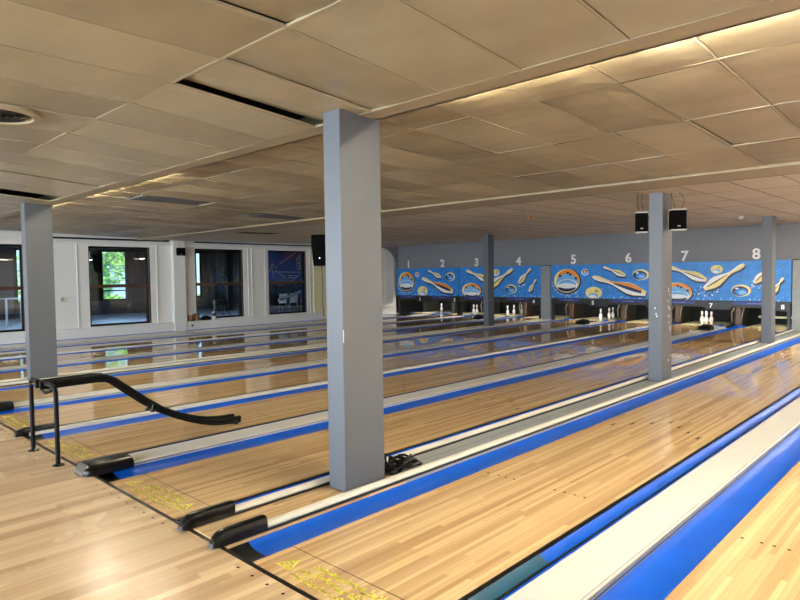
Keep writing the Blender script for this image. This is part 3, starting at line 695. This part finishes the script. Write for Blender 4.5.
# pin deck lamps tucked up behind the valances
for k in range(1, 9):
    xc_ = XL[k]+LW/2; c = (xc_, 18.35, .70); t = thing('pin_deck_lamp', f'lamp tucked behind the valance lighting the pins of lane {k}', 'lamp', c, group='pin deck lamps')
    b = MB(); b.box(xc_-.45, xc_+.45, 18.31, 18.39, .68, .74); b.build('housing', 'white', t, off=c)
    b = MB(); b.tube([(xc_-.43, 18.41, .675), (xc_+.43, 18.41, .675)], .013, 8); b.build('tube', 'decktube', t, smooth=True, off=c)
# kickbacks between pits
def kickback(x, w, label, brown):
    c = (x, 19.3, 0); t = thing('kickback', label, 'pit divider', c, group='pit side walls between the pin decks')
    b = MB(); b.box(x-w/2, x+w/2, 19.62, 20.40, -.09, .74); b.build('side_board', 'kickg', t, off=c)
    if brown:
        s = MB(); xx = x-w/2-.004
        for sx in (-1, 1):     # curved worn wooden facing
            xa = x+sx*(w/2+.004)
            prof = [(y_+.47, z_) for y_, z_ in ((19.12, .0), (19.35, .02), (19.30, .25), (19.18, .45), (19.12, .72), (19.04, .72), (19.06, .45), (19.12, .22))]
            s.prism_x(prof, xa-.012, xa+.012)
        s.box(x-w/2+.02, x+w/2-.02, 19.57, 19.62, .0, .70)
        s.build('wood_facing', 'kick', t, off=c)
        a = MB(); a.tube([(x-w/2-.06, 19.50, .08), (x-w/2-.05, 19.42, .35), (x-w/2+.12, 19.34, .70)], .022, 8); a.tube([(x+w/2+.02, 19.5, .05), (x+w/2+.05, 19.45, .30), (x+w/2+.16, 19.38, .66)], .018, 8)
        a.build('sweep_arm', 'greytrim', t, smooth=True, off=c)
for k in range(1, 8):
    x = (XR[k]+XL[k+1])/2; w = .16
    kickback(x, w, f'dark pit side wall between the pins of lanes {k} and {k+1}', k not in (1,))
kickback(XL[1]-.12, .2, 'dark pit side wall at the window end of lane 1', False)
kickback(XR[8]+.15, .24, 'dark pit side wall beside lane 8 near the post', False)
# pit cushions with a pale ledge
for k in range(1, 9):
    c = (XL[k]+LW/2, 20.6, 0); b = MB(); b.box(XL[k]-.05, XR[k]+.05, 20.5, 20.84, -.05, .55, 0); b.box(XL[k]-.05, XR[k]+.05, 20.42, 20.5, .16, .22, 1 if k == 8 else 0)
    tag(b.build('pit_cushion', ['pit', 'deck'], off=c), f'black pit cushion {"with pale ledge " if k == 8 else ""}behind the pins of lane {k}', 'pit cushion', 'pit cushions')

# ------------------------------------------------------------------ pins
def make_pin():
    t = thing('bowling_pin', 'pin', 'bowling pin')
    pf = [(.0, 0), (.026, .0), (.0285, .012), (.037, .05), (.050, .09), (.0595, .115), (.0605, .125), (.056, .155), (.044, .19), (.031, .225), (.0235, .250), (.0235, .275), (.028, .305), (.0322, .335), (.031, .355), (.024, .372), (.012, .3805), (.0, .382)]
    b = MB(); b.lathe(pf, seg=20); b.build('pin_body', 'pin', t, smooth=True)
    for z0, z1, r0, r1 in ((.228, .240, .0312, .0272), (.252, .264, .0245, .0245)):
        b = MB(); b.lathe([(r0-.004, z0), (r0, z0), (r1, z1), (r1-.004, z1)], seg=20); b.build('neck_stripe', 'pinred', t, smooth=True)
    return t
P0 = make_pin()
def put_pins(spots):
    first = True
    for (x, y, lb, rx, grp) in spots:
        o = P0 if first else copy_tree(P0); first = False
        o.location = (x, y, .0); o.rotation_euler = (0, 0, rx); tag(o, lb, 'bowling pin', grp)
put_pins([
 (-5.86, 18.98, 'white bowling pin leading the tight cluster under plate 7', 0, 'pins standing on the lane 7 deck'),
 (-6.08, 19.30, 'white bowling pin on the window-wall edge of the cluster under plate 7', 0, 'pins standing on the lane 7 deck'),
 (-6.00, 19.42, 'white bowling pin half hidden inside the cluster under plate 7', 0, 'pins standing on the lane 7 deck'),
 (-5.83, 19.32, 'white bowling pin on the pillar-side edge of the cluster under plate 7', 0, 'pins standing on the lane 7 deck'),
 (-9.14, 19.10, 'white bowling pin directly below plate 5, tallest of its three', .3, 'pins standing on the lane 5 deck'),
 (-9.09, 19.62, 'middle of the three spaced white bowling pins near plate 5', .3, 'pins standing on the lane 5 deck'),
 (-9.18, 20.10, 'farthest white bowling pin of the three near plate 5, beside the sweep arms', .3, 'pins standing on the lane 5 deck'),
 (-12.87, 19.28, 'white bowling pin just past the dark pillar under number 4', .5, 'pins standing on the lane 3 deck'),
 (-12.90, 19.75, 'second white bowling pin past the dark pillar under number 4', .5, 'pins standing on the lane 3 deck'),
 (-12.82, 20.15, 'small white bowling pin by the sweep arms under number 4', .5, 'pins standing on the lane 3 deck'),
 (-14.44, 19.30, 'white bowling pin on the window side of the dark pillar under number 3', .2, 'pins standing on the lane 2 deck'),
 (-14.22, 19.2, 'white bowling pin touching the dark pillar edge under number 3', .2, 'pins standing on the lane 2 deck'),
 (-16.28, 19.55, 'lone white bowling pin under number 2', .2, None)])

# black boxes sitting on the divider caps just before the pits
for k, x in ((1, -15.8), (3, -12.3), (5, -8.6), (7, -5.2)):
    y = 16.75; c = (x, y, .052); x0 = (XR[k]+XL[k+1])/2
    c = (x0, y, .052); t = thing('sensor_box', f'low black box on the divider cap in front of the lane {k} pins', 'sensor box', c, group='black boxes on the divider caps')
    b = MB(); b.loft([[(x0-.15, y-.16, .05), (x0+.15, y-.16, .05), (x0+.15, y+.16, .05), (x0-.15, y+.16, .05)], [(x0-.15, y-.14, .12), (x0+.15, y-.14, .12), (x0+.15, y+.16, .15), (x0-.15, y+.16, .15)], [(x0-.10, y-.05, .17), (x0+.10, y-.05, .17), (x0+.10, y+.12, .19), (x0-.10, y+.12, .19)]])
    b.build('housing', 'blackm', t, bevel=.008, off=c)
    b = MB(); b.lathe([(.03, .0), (.034, .02), (.0, .03)], (x0+.03, y-.02, .178), 12); b.build('lens', 'black', t, smooth=True, off=c)

# ------------------------------------------------------------------ ball ramp
c = (-5.92, 1.70, 0); t = thing('ball_ramp', 'black tubular bowling ball ramp standing over lane 7 at the foul line', 'ball ramp', c)
r = .019
def leg(x, topz):
    b = MB(); b.tube([(x, 1.70, .0), (x, 1.70, topz)], r, 12); lg = b.build('leg', 'blackm', t, smooth=True, off=c)
    f = MB(); f.lathe([(.045, 0), (.045, .008), (.022, .018), (.0, .02)], (x, 1.70, 0), 16); f.build('foot', 'black', lg, smooth=True, off=c)
leg(-6.25, .60); leg(-5.59, .58)
pts = [(-6.25, 1.70, .60), (-6.247, 1.70, .632), (-6.22, 1.70, .655), (-6.18, 1.70, .66)] + [(-6.1+.06*i, 1.70, .66) for i in range(8)] + [(-5.65, 1.70, .655), (-5.61, 1.70, .64), (-5.593, 1.70, .61), (-5.59, 1.70, .575)]
b = MB(); b.tube(pts, r, 12); b.build('cross_bar', 'blackm', t, smooth=True, off=c)
def path(x0, x1):
    P = [(1.66, .655), (1.80, .658), (1.98, .662), (2.12, .664), (2.20, .655), (2.27, .62), (2.40, .515), (2.55, .392), (2.70, .285), (2.85, .205), (2.98, .150), (3.10, .108), (3.22, .078), (3.34, .064), (3.44, .060), (3.52, .060)]
    return [(x0+(x1-x0)*(y-1.66)/1.86, y, z) for y, z in P]
for xa, xb in ((-5.98, -5.86), (-5.86, -5.73)):
    b = MB(); p = path(xa, xb); b.tube(p, .024, 10); b.tube([(q[0], q[1], q[2]-.034) for q in p], .016, 8); rl = b.build('ramp_rail', 'blackm', t, smooth=True, off=c)
    q = p[-1]; k = MB(); k.lathe([(.022, -q[2]+.002), (.024, -q[2]+.012), (.02, .0)], (q[0], q[1]-.05, q[2]), 12); k.build('end_foot', 'black', rl, smooth=True, off=c)
b = MB()
for i in (1, 3, 6, 8, 10, 12, 14):
    a_, b_ = path(-5.98, -5.86)[i], path(-5.86, -5.73)[i]; b.tube([(a_[0], a_[1], a_[2]-.03), (b_[0], b_[1], b_[2]-.03)], .009, 8)
b.build('rung', 'blackm', t, smooth=True, off=c)
for dx in (-.02, .09):
    b = MB(); x, y, z = -5.86+dx, 2.60, .345; b.tube([(x, y, z), (x+.01, y-.01, z-.055)], .008, 8); b.tube([(x+.01, y-.01, z-.05), (x+.01, y-.01, z-.068)], .022, 12); b.build('adjuster_knob', 'black', t, smooth=True, off=c)
b = MB(); b.tube([(-5.66, 1.69, .62), (-5.72, 1.66, .60), (-5.80, 1.66, .615)], .012, 8); b.tube([(-5.92, 1.70, .66), (-5.92, 1.70, .64)], .02, 8); b.build('clamp', 'blackm', t, smooth=True, off=c)

# cable heap at the foot of the big pillar
rc = random.Random(5); b = MB(); cx, cy = -3.33, 3.46
for i in range(13):
    rx, ry = rc.uniform(.05, .11), rc.uniform(.08, .19); ph = rc.uniform(0, PI); ox, oy = rc.uniform(-.03, .03), rc.uniform(-.06, .07); hz = rc.uniform(.02, .10)
    pts = []
    for k in range(17):
        a = 2*PI*k/16*rc.uniform(.97, 1.0); x = rx*math.cos(a); y = ry*math.sin(a)
        pts.append((max(-3.44, min(-3.225, cx+ox+x*math.cos(ph*.3)-y*math.sin(ph*.3)*.4)), cy+oy+x*math.sin(ph*.3)+y, max(.026, .022+hz*(.5+.5*math.sin(a*2+ph)))))
    b.tube(pts, .0075, 7)
b.tube([(-3.27, 3.245, .20), (-3.30, 3.28, .12), (-3.3, 3.36, .05), (-3.30, 3.5, .03)], .009, 7)
o = b.build('cable_heap', 'black', smooth=True, off=(cx, cy, .012)); tag(o, 'heap of tangled black cables on the grey board behind the big pillar', 'cables')

# ------------------------------------------------------------------ speakers
def box_speaker(loc, w, d, h, rz, label, wires=(), badge=True):
    t = thing('hanging_speaker', label, 'speaker', loc, rz)
    b = MB(); b.box(-w/2, w/2, -d/2, d/2, -h/2+.014, h/2-.014); b.build('cabinet', 'spk', t, bevel=.006)
    b = MB(); b.box(-w/2, w/2, -d/2-.004, d/2, h/2-.014, h/2); b.box(-w/2, w/2, -d/2-.004, d/2, -h/2, -h/2+.014); b.build('white_end_cap', 'white', t, bevel=.003)
    b = MB(); b.box(-w/2+.012, w/2-.012, -d/2-.006, -d/2, -h/2+.02, h/2-.02); g = b.build('grille', 'spk', t)
    if badge:
        b = MB(); b.box(-.018, .018, -d/2-.008, -d/2-.005, -h/2+.05, -h/2+.066); b.build('badge', 'chrome', g)
    for w_ in wires:
        b = MB(); b.tube(w_, .004, 6); b.build('wire', 'black', t, smooth=True)
box_speaker((-3.555, 8.70, 2.25), .165, .14, .29, .45, 'small black speaker on the window-wall side of the pillar with wires up to the ceiling', [[(-.03, .0, .14), (-.06, .02, .28), (-.05, .05, .42)], [(.03, .0, .14), (.0, .02, .30), (.02, .05, .42)]])
box_speaker((-3.12, 8.87, 2.265), .20, .16, .29, .55, 'small black speaker with looping wire on the near-lane side of the pillar', [[(-.04, .0, .15), (-.07, .0, .30), (-.10, .0, .42)], [(.04, .0, .15), (.09, .02, .25), (.07, .04, .34), (-.02, .05, .42)]])
box_speaker((-17.25, 8.74, 2.33), .24, .17, .26, 1.25, 'small black speaker on the white pilaster between the windows', [[(0, .02, .12), (-.05, .03, .20), (.03, .05, .29)]])
# public address speaker fixed to the hidden pillar
column(-10.60, -10.42, 9.14, 9.50, 2.72, 'grey pillar hidden behind the big one, holding the large black speaker')
c = (-11.05, 9.0, 1.79); t = thing('loudspeaker', 'large black loudspeaker beside the top of the big pillar', 'speaker', c, .62)
b = MB(); w = .19
ring = lambda z, k, y0: [(-w*k, y0, z), (w*k, y0, z), (w*k*.72, .17, z), (-w*k*.72, .17, z)]
b.loft([ring(0, .86, -.10), ring(.34, .96, -.17), ring(.40, .98, -.185), ring(.68, 1., -.17), ring(.71, .96, -.15)]); b.build('cabinet', 'spk', t, bevel=.012)
b = MB(); b.add([(-.15, -.125, .04), (.15, -.125, .04), (.165, -.182, .36), (-.165, -.182, .36)], [(0,1,2,3)]); b.add([(.12*math.cos(k*PI/10), -.152+.0+(-.012)*math.sin(k*PI/10)-.012, .20+.13*math.sin(k*PI/10)) for k in range(20)], [tuple(range(20))]); b.build('grille', 'spk', t)
b = MB(); b.loft([[(-.13, -.19, .44), (.13, -.19, .44), (.13, -.19, .64), (-.13, -.19, .64)], [(-.05, -.10, .50), (.05, -.10, .50), (.05, -.10, .58), (-.05, -.10, .58)]], 0, True, False); b.build('horn', 'blackm', t)
b = MB(); b.box(-.014, .014, -.166, -.150, .16, .19); b.build('badge', 'chrome', t)
b = MB(); b.tube([(.05, .16, .40), (.2, .20, .42), (.40, .06, .42)], .018, 8); b.build('bracket', 'blackm', t, smooth=True)
b = MB(); b.tube([(.0, .0, .02), (.015, .02, -.4), (.0, .02, -.8), (.02, .02, -1.15)], .008, 6); b.build('hanging_cable', 'strip', t, smooth=True)

# ------------------------------------------------------------------ small things on the left wall and sill
c = (XLEFT+.02, 5.55, 1.02); t = thing('wall_thermostat', 'small pale thermostat on the white wall beside the window with garden view', 'thermostat', c)
b = MB(); b.box(XLEFT, XLEFT+.03, 5.50, 5.66, .95, 1.10); b.build('body', 'white', t, bevel=.006, off=c)
b = MB(); b.box(XLEFT+.03, XLEFT+.04, 5.52, 5.58, 1.0, 1.08); b.build('dial', 'greytrim', t, off=c)
zs = .282
def tub(x, y, r, h, m, label, name='jar', top=None):
    c = (x, y, .25); t = thing(name, label, name.replace('_', ' '), c, group='things on the window sill')
    b = MB(); b.lathe([(0, 0), (r*.86, 0), (r, .01), (r, h-.01), (r*.94, h), (0, h)], (x, y, .25), 18); b.build('body', m, t, smooth=True, off=c)
    if top:
        b = MB(); b.lathe([(r*1.05, h), (r*1.05, h+.03), (0, h+.035)], (x, y, .25), 18); b.build('lid', top, t, smooth=True, off=c)
tub(-17.43, 9.10, .075, .20, 'brown', 'brown tub on the sill nearest the pilaster', top='wallw')
tub(-17.43, 9.29, .075, .19, 'brown', 'second brown tub on the sill, beside the dark case', top='frame')
c = (-17.44, 9.56, .25); b = MB(); b.loft([[(-17.50, 9.42, .25), (-17.38, 9.42, .25), (-17.38, 9.74, .25), (-17.50, 9.74, .25)], [(-17.50, 9.42, .33), (-17.39, 9.42, .33), (-17.39, 9.74, .33), (-17.50, 9.74, .33)], [(-17.49, 9.52, .40), (-17.41, 9.52, .40), (-17.41, 9.62, .40), (-17.49, 9.62, .40)]])
tag(b.build('case', 'black', bevel=.01, off=c), 'low black case on the sill below the dark window', 'case')
c = (-17.44, 9.87, .25); t = thing('lantern', 'small white and black lantern on the sill below the dark window', 'lantern', c, group='things on the window sill')
b = MB(); b.lathe([(0, 0), (.075, 0), (.075, .09), (.06, .10), (0, .10)], (c[0], c[1], .25), 16); b.build('base', 'white', t, smooth=True, off=c)
b = MB(); b.lathe([(.05, .10), (.05, .20), (.03, .21), (0, .21)], (c[0], c[1], .25), 16); b.build('hood', 'black', t, smooth=True, off=c)
b = MB(); b.lathe([(.025, .21), (.03, .25), (.0, .275)], (c[0], c[1], .25), 12); b.build('knob', 'white', t, smooth=True, off=c)
c = (-17.36, 9.06, .12); t = thing('socket_box', 'little white box with dark face low on the white plinth', 'socket', c)
b = MB(); b.box(-17.38, -17.34, 9.0, 9.14, .06, .18); b.build('plate', 'wallw', t, bevel=.005, off=c)
b = MB(); b.box(-17.341, -17.33, 9.06, 9.12, .09, .15); b.build('face', 'paneldk', t, off=c)

# ------------------------------------------------------------------ side room seen through the windows
XB = -28.6
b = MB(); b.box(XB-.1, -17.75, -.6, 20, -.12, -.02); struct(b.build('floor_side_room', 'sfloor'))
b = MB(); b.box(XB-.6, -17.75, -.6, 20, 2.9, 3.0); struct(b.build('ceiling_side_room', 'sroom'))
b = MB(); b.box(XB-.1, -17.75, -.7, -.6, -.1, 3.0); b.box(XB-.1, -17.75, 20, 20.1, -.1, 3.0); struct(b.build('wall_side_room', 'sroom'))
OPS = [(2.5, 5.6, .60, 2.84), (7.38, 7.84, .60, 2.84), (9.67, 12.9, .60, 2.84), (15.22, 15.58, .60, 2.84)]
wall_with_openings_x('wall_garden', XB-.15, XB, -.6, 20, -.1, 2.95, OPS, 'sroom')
for i, (a, b_, z0, z1) in enumerate(OPS):
    c = (XB-.08, (a+b_)/2, z0); fr = MB(); w = .06
    for q in ((a, a+w, z0, z1), (b_-w, b_, z0, z1), (a, b_, z0, z0+w), (a, b_, z1-w, z1)): fr.box(XB-.12, XB-.04, *q)
    if i == 2: fr.box(XB-.14, XB+.08, 10.30, 10.76, z0, z1); fr.box(XB-.12, XB-.04, a, b_, 1.0, 1.06)
    wn = struct(fr.build(f'window_{i+10}', 'framed', off=c))
    p = MB(); p.box(XB-.085, XB-.08, a+w, b_-w, z0+w, z1-w); p.build('pane', 'glass', wn, off=c)
def curtain(x, y0, y1, label, amp=.06, n=26):
    b = MB(); N = n*6; P = [(x+amp*math.sin(i/N*n*2*PI)+.02*math.sin(i*1.7), y0+(y1-y0)*i/N) for i in range(N+1)]
    rows = []
    for z in (0.0, 1.0, 2.0, 2.82): rows.append([(p[0]*1, p[1], z) for p in P])
    b.loft(rows, 0, False, False); c = (x, (y0+y1)/2, 0)
    t = thing('curtain', label, 'curtain', c, group='charcoal curtains in the side room'); b.build('cloth', 'curtain', t, smooth=True, off=c)
    q = MB(); q.tube([(x, y0-.05, 2.84), (x, y1+.05, 2.84)], .015, 8); q.build('rod', 'framed', t, smooth=True, off=c)
curtain(XB+.35, 11.62, 15.1, 'charcoal curtain filling one side of the garden window')
curtain(XB+.45, 15.68, 19.6, 'charcoal curtain behind the music stands in the dark window')
for x, y in ((-22.0, 6.6), (-22.0, 10.8)):  # lamps added above the sightline to brighten the side room floor
    c = (x, y, 2.88); t = thing('ceiling_fill_light', 'added unseen fill lamp over the side room floor '+('beyond the photo-edge window' if y < 8 else 'beyond the garden window'), 'ceiling lamp', c, group='added fill lamps of the side room')
    b = MB(); b.box(x-.6, x+.6, y-.3, y+.3, 2.86, 2.885); b.build('diffuser', 'side_fill', t, off=c)
    b = MB()
    for q in ((x-.64, x-.6, y-.34, y+.34), (x+.6, x+.64, y-.34, y+.34), (x-.6, x+.6, y-.34, y-.3), (x-.6, x+.6, y+.3, y+.34)): b.box(*q, 2.85, 2.89)
    b.build('frame', 'white', t, off=c)
# balustrade beyond the first window
c = (-23.2, 5.2, 0); t = thing('balustrade', 'grey railing seen through the window cut by the photo edge', 'railing', c)
b = MB(); b.box(-23.23, -23.17, 3.4, 6.2, .93, .98); b.build('handrail', 'greyfab', t, off=c)
for i in range(7):
    y = 3.5+.43*i; b = MB(); b.box(-23.22, -23.18, y, y+.06, -.02, .93); b.build('post', 'greyfab', t, off=c)
# pale board and dark blind above it
b = MB(); b.box(XB+.02, XB+.06, 5.66, 7.26, .2, 2.3); tag(b.build('notice_board', 'gpanel', off=(XB, 6.4, 1)), 'plain grey board on the far side beyond the photo-edge window', 'board')
# music stands (window 3)
def stand(x, y, label, h):
    c = (x, y, -.02); t = thing('microphone_stand', label, 'stand', c, group='stands on the little stage')
    b = MB(); b.tube([(x, y, .25), (x, y, h)], .012, 8); b.build('pole', 'greytrim', t, smooth=True, off=c)
    for k in range(3):
        a = k*2*PI/3; b = MB(); b.tube([(x, y, .34), (x+.32*math.cos(a), y+.32*math.sin(a), -.01)], .010, 6); b.build('leg', 'blackm', t, smooth=True, off=c)
    b = MB(); b.tube([(x, y, h), (x+.12, y-.25, h+.12)], .009, 6); b.tube([(x+.12, y-.25, h+.12), (x+.14, y-.29, h+.13)], .025, 8); b.build('boom', 'chrome', t, smooth=True, off=c)
stand(-20.8, 12.35, 'thin stand behind the dark window, nearer the garden', 1.55); stand(-20.8, 13.15, 'thin stand behind the dark window, next to the brown frame', 1.55)
c = (-20.0, 11.6, -.02); t = thing('drum', 'dark round drum standing behind the dark window', 'drum', c)
b = MB(); b.lathe([(0, .35), (.26, .35), (.27, .37), (.27, .72), (.26, .74), (0, .74)], (c[0], c[1], 0), 24); b.build('shell', 'black', t, smooth=True, off=c)
for k in range(3):
    a = k*2*PI/3; b = MB(); b.tube([(c[0]+.26*math.cos(a), c[1]+.26*math.sin(a), .5), (c[0]+.3*math.cos(a), c[1]+.3*math.sin(a), -.02)], .012, 6); b.build('leg', 'chrome', t, smooth=True, off=c)
# navy banner with white line print (window 4)
c = (-19.6, 14.4, 1.3); t = thing('banner', 'navy and purple banner with white line drawing behind the last window', 'banner', c)
b = MB(); b.box(-19.62, -19.60, 12.9, 15.7, 1.32, 2.6); b.box(-19.62, -19.598, 14.1, 15.2, 2.2, 2.6, 1); b.build('sheet', ['banner', 'bannerp'], t, off=c)
b = MB()
def ln(y0, z0, y1, z1, w=.012):
    d = Vector((y1-y0, z1-z0)); d.normalize(); n = Vector((-d.y, d.x))*w
    b.add([(-19.595, y0-n.x, z0-n.y), (-19.595, y1-n.x, z1-n.y), (-19.595, y1+n.x, z1+n.y), (-19.595, y0+n.x, z0+n.y)], [(0,1,2,3)])
for q in ((13.3,1.55,13.6,2.05), (13.6,2.05,13.75,1.85), (13.55,2.02,13.62,1.5), (13.9,2.05,14.7,2.5), (13.5,1.75,15.1,1.72), (14.4,1.36,15.1,1.78), (13.7,1.8,14.2,1.5), (14.3,1.6,14.7,1.6), (14.3,1.52,14.7,1.52)): ln(*q)
for i in range(9): ln(14.72+.05*(i % 3), 1.85+.07*i, 14.98, 1.85+.07*i, .018)
ln(14.98,1.8,15.0,2.55,.03); ln(14.72,1.95,14.74,2.3,.02); b.build('line_print', 'whiteprint', t, off=c)
# stacked chairs with a long pale bar in front (window 4)
for i in range(4):
    y = 13.2+.50*i; x = -18.7; c = (x, y, -.02)
    t = thing('stacking_chair', ('first','second','third','last')[i]+' chair from the garden side in the row behind the last window', 'chair', c, .2, 'chairs behind the last window')
    b = MB(); b.loft([[(-.20, -.20, .45), (.20, -.20, .45), (.20, .20, .47), (-.20, .20, .47)], [(-.20, -.20, .47), (.20, -.20, .47), (.20, .20, .49), (-.20, .20, .49)]]); b.build('seat', 'greyfab', t, bevel=.01)
    b = MB(); b.loft([[(-.19, .19, .60), (.19, .19, .60), (.19, .21, .60), (-.19, .21, .60)], [(-.19, .24, .95), (.19, .24, .95), (.19, .26, .95), (-.19, .26, .95)]]); b.build('backrest', 'greyfab', t, bevel=.01)
    for sx in (-1, 1):
        for sy in (-1, 1):
            b = MB(); b.tube([(sx*.18, sy*.18, .46), (sx*.22, sy*.23, .0)], .012, 6); b.build('leg', 'chrome', t, smooth=True)
        b = MB(); b.tube([(sx*.18, .18, .46), (sx*.18, .25, .92)], .010, 6); b.build('back_tube', 'chrome', t, smooth=True)
b = MB(); b.tube([(-18.15, 12.8, .72), (-18.15, 14.2, 1.12)], .045, 10); tag(b.build('leaning_bar', 'greyfab', smooth=True, off=(-18.15, 13.5, .9)), 'pale slanting bar across the chairs behind the last window', 'bar')

# ------------------------------------------------------------------ garden outside
b = MB(); b.box(-60, XB-.15, -30, 60, -.3, -.15); struct(b.build('ground', 'grass'))
def bush(cx, cy, cz, r, n, seed, label, hk=1., trunk=True):
    rg = random.Random(seed); b = MB()
    for _ in range(n):
        a, e = rg.uniform(0, 2*PI), math.asin(rg.uniform(-1, 1)); q = r*rg.uniform(.55, 1)**.6
        p = Vector((cx+q*math.cos(a)*math.cos(e), cy+q*math.sin(a)*math.cos(e), cz+hk*q*math.sin(e)))
        if p.z < -.1: continue
        u = Vector((rg.uniform(-1,1), rg.uniform(-1,1), rg.uniform(-.6,.6))).normalized(); v = u.cross(Vector((rg.uniform(-1,1), rg.uniform(-1,1), 1))).normalized(); l = rg.uniform(.06, .14)
        b.add([p-u*l, p+v*l*.45, p+u*l, p-v*l*.45], [(0,1,2,3)])
    c = (cx, cy, -.15); t = thing('tree' if trunk else 'hedge', label, 'tree' if trunk else 'hedge', c); b.build('foliage', 'leaf', t, off=c)
    if trunk:
        k = MB(); k.tube([(cx, cy, -.15), (cx+.1, cy, cz*.6), (cx, cy+.1, cz)], [.16, .12, .07], 8); k.build('trunk', 'bark', t, smooth=True, off=c)
bush(-35.2, 12.9, 2.3, 1.7, 2600, 1, 'bright green tree seen through the garden window')
bush(-35.5, 8.6, 2.3, 1.8, 1800, 4, 'green tree behind the slim strip of garden glass')
bush(-33, 14.6, .2, .9, 900, 2, 'low green hedge at the bottom of the garden window', .7, False)
bush(-32, 12.3, .2, .9, 900, 3, 'low green hedge under the bright tree', .7, False)
c = (-43, 17.4, -.15); t = thing('shed', 'pale blue shed behind the garden tree', 'shed', c)
b = MB(); b.box(-45, -41.5, 16.1, 19.1, -.15, 2.6)
for i in range(9): b.box(-41.5, -41.47, 16.1, 19.1, .1+.28*i, .13+.28*i)
b.build('walls', 'shed', t, off=c)
b = MB(); b.prism_x([(15.8, 2.6), (19.4, 2.6), (17.6, 3.6)], -45.2, -41.3); b.build('roof', 'gpanel', t, off=c)

# ------------------------------------------------------------------ light
w = bpy.data.worlds.new('World'); S.world = w; w.use_nodes = True
n = w.node_tree; n.nodes.clear(); o = n.nodes.new('ShaderNodeOutputWorld'); bg = n.nodes.new('ShaderNodeBackground'); sk = n.nodes.new('ShaderNodeTexSky')
sk.sky_type = 'HOSEK_WILKIE'; sk.turbidity = 4; sk.sun_direction = (.6, .1, .79); sk.ground_albedo = .3
n.links.new(sk.outputs[0], bg.inputs[0]); bg.inputs[1].default_value = 6.0; n.links.new(bg.outputs[0], o.inputs[0])
sd = bpy.data.lights.new('sun', 'SUN'); sd.energy = 9.0; sd.angle = .01; sd.color = (1, .96, .88)
so = bpy.data.objects.new('sun', sd); COL.objects.link(so); so.rotation_euler = Vector((.62, .1, .78)).to_track_quat('Z', 'Y').to_euler()
def area(name, loc, rot, sx, sy, power, col):
    l = bpy.data.lights.new(name, 'AREA'); l.shape = 'RECTANGLE'; l.size = sx; l.size_y = sy; l.energy = power; l.color = col
    o = bpy.data.objects.new(name, l); COL.objects.link(o); o.location = loc; o.rotation_euler = rot; return o
for (a, c_) in FW:   # daylight in the windows of the seating side
    area('window_daylight', ((a+c_)/2, YFRONT-.14, 1.58), (PI/2, 0, 0), c_-a-.1, 1.7, DAY, (.76, .88, 1.0))
area('side_room_fill', (XB-.02, 4.05, 1.7), (0, -PI/2, 0), 2.0, 2.9, 100, (.80, .90, 1.0))  # fill light added at an unseen opening to brighten the side room

# ------------------------------------------------------------------ camera
yaw, pitch, roll = math.radians(43.63664), math.radians(2.28338), math.radians(.75519)
f = Vector((-math.sin(yaw)*math.cos(pitch), math.cos(yaw)*math.cos(pitch), -math.sin(pitch)))
r0 = Vector((math.cos(yaw), math.sin(yaw), 0)); d0 = f.cross(r0)
R_ = math.cos(roll)*r0+math.sin(roll)*d0; D_ = -math.sin(roll)*r0+math.cos(roll)*d0
cd = bpy.data.cameras.new('camera'); cd.sensor_fit = 'HORIZONTAL'; cd.sensor_width = 36; cd.lens = 616.03*36/800; cd.clip_start = .05; cd.clip_end = 300
co = bpy.data.objects.new('camera', cd); COL.objects.link(co)
m3 = Matrix((R_, -D_, -f)).transposed(); co.matrix_world = Matrix.Translation((0, 0, 1.5478)) @ m3.to_4x4()
S.camera = co
S.view_settings.view_transform = 'Standard'; S.view_settings.look = 'None'; S.view_settings.gamma = 1; S.view_settings.use_curve_mapping = False
S.view_settings.exposure = EXPO
S.cycles.max_bounces = 10; S.cycles.diffuse_bounces = 6; S.cycles.glossy_bounces = 4; S.cycles.transparent_max_bounces = 12
S.cycles.sample_clamp_indirect = 6
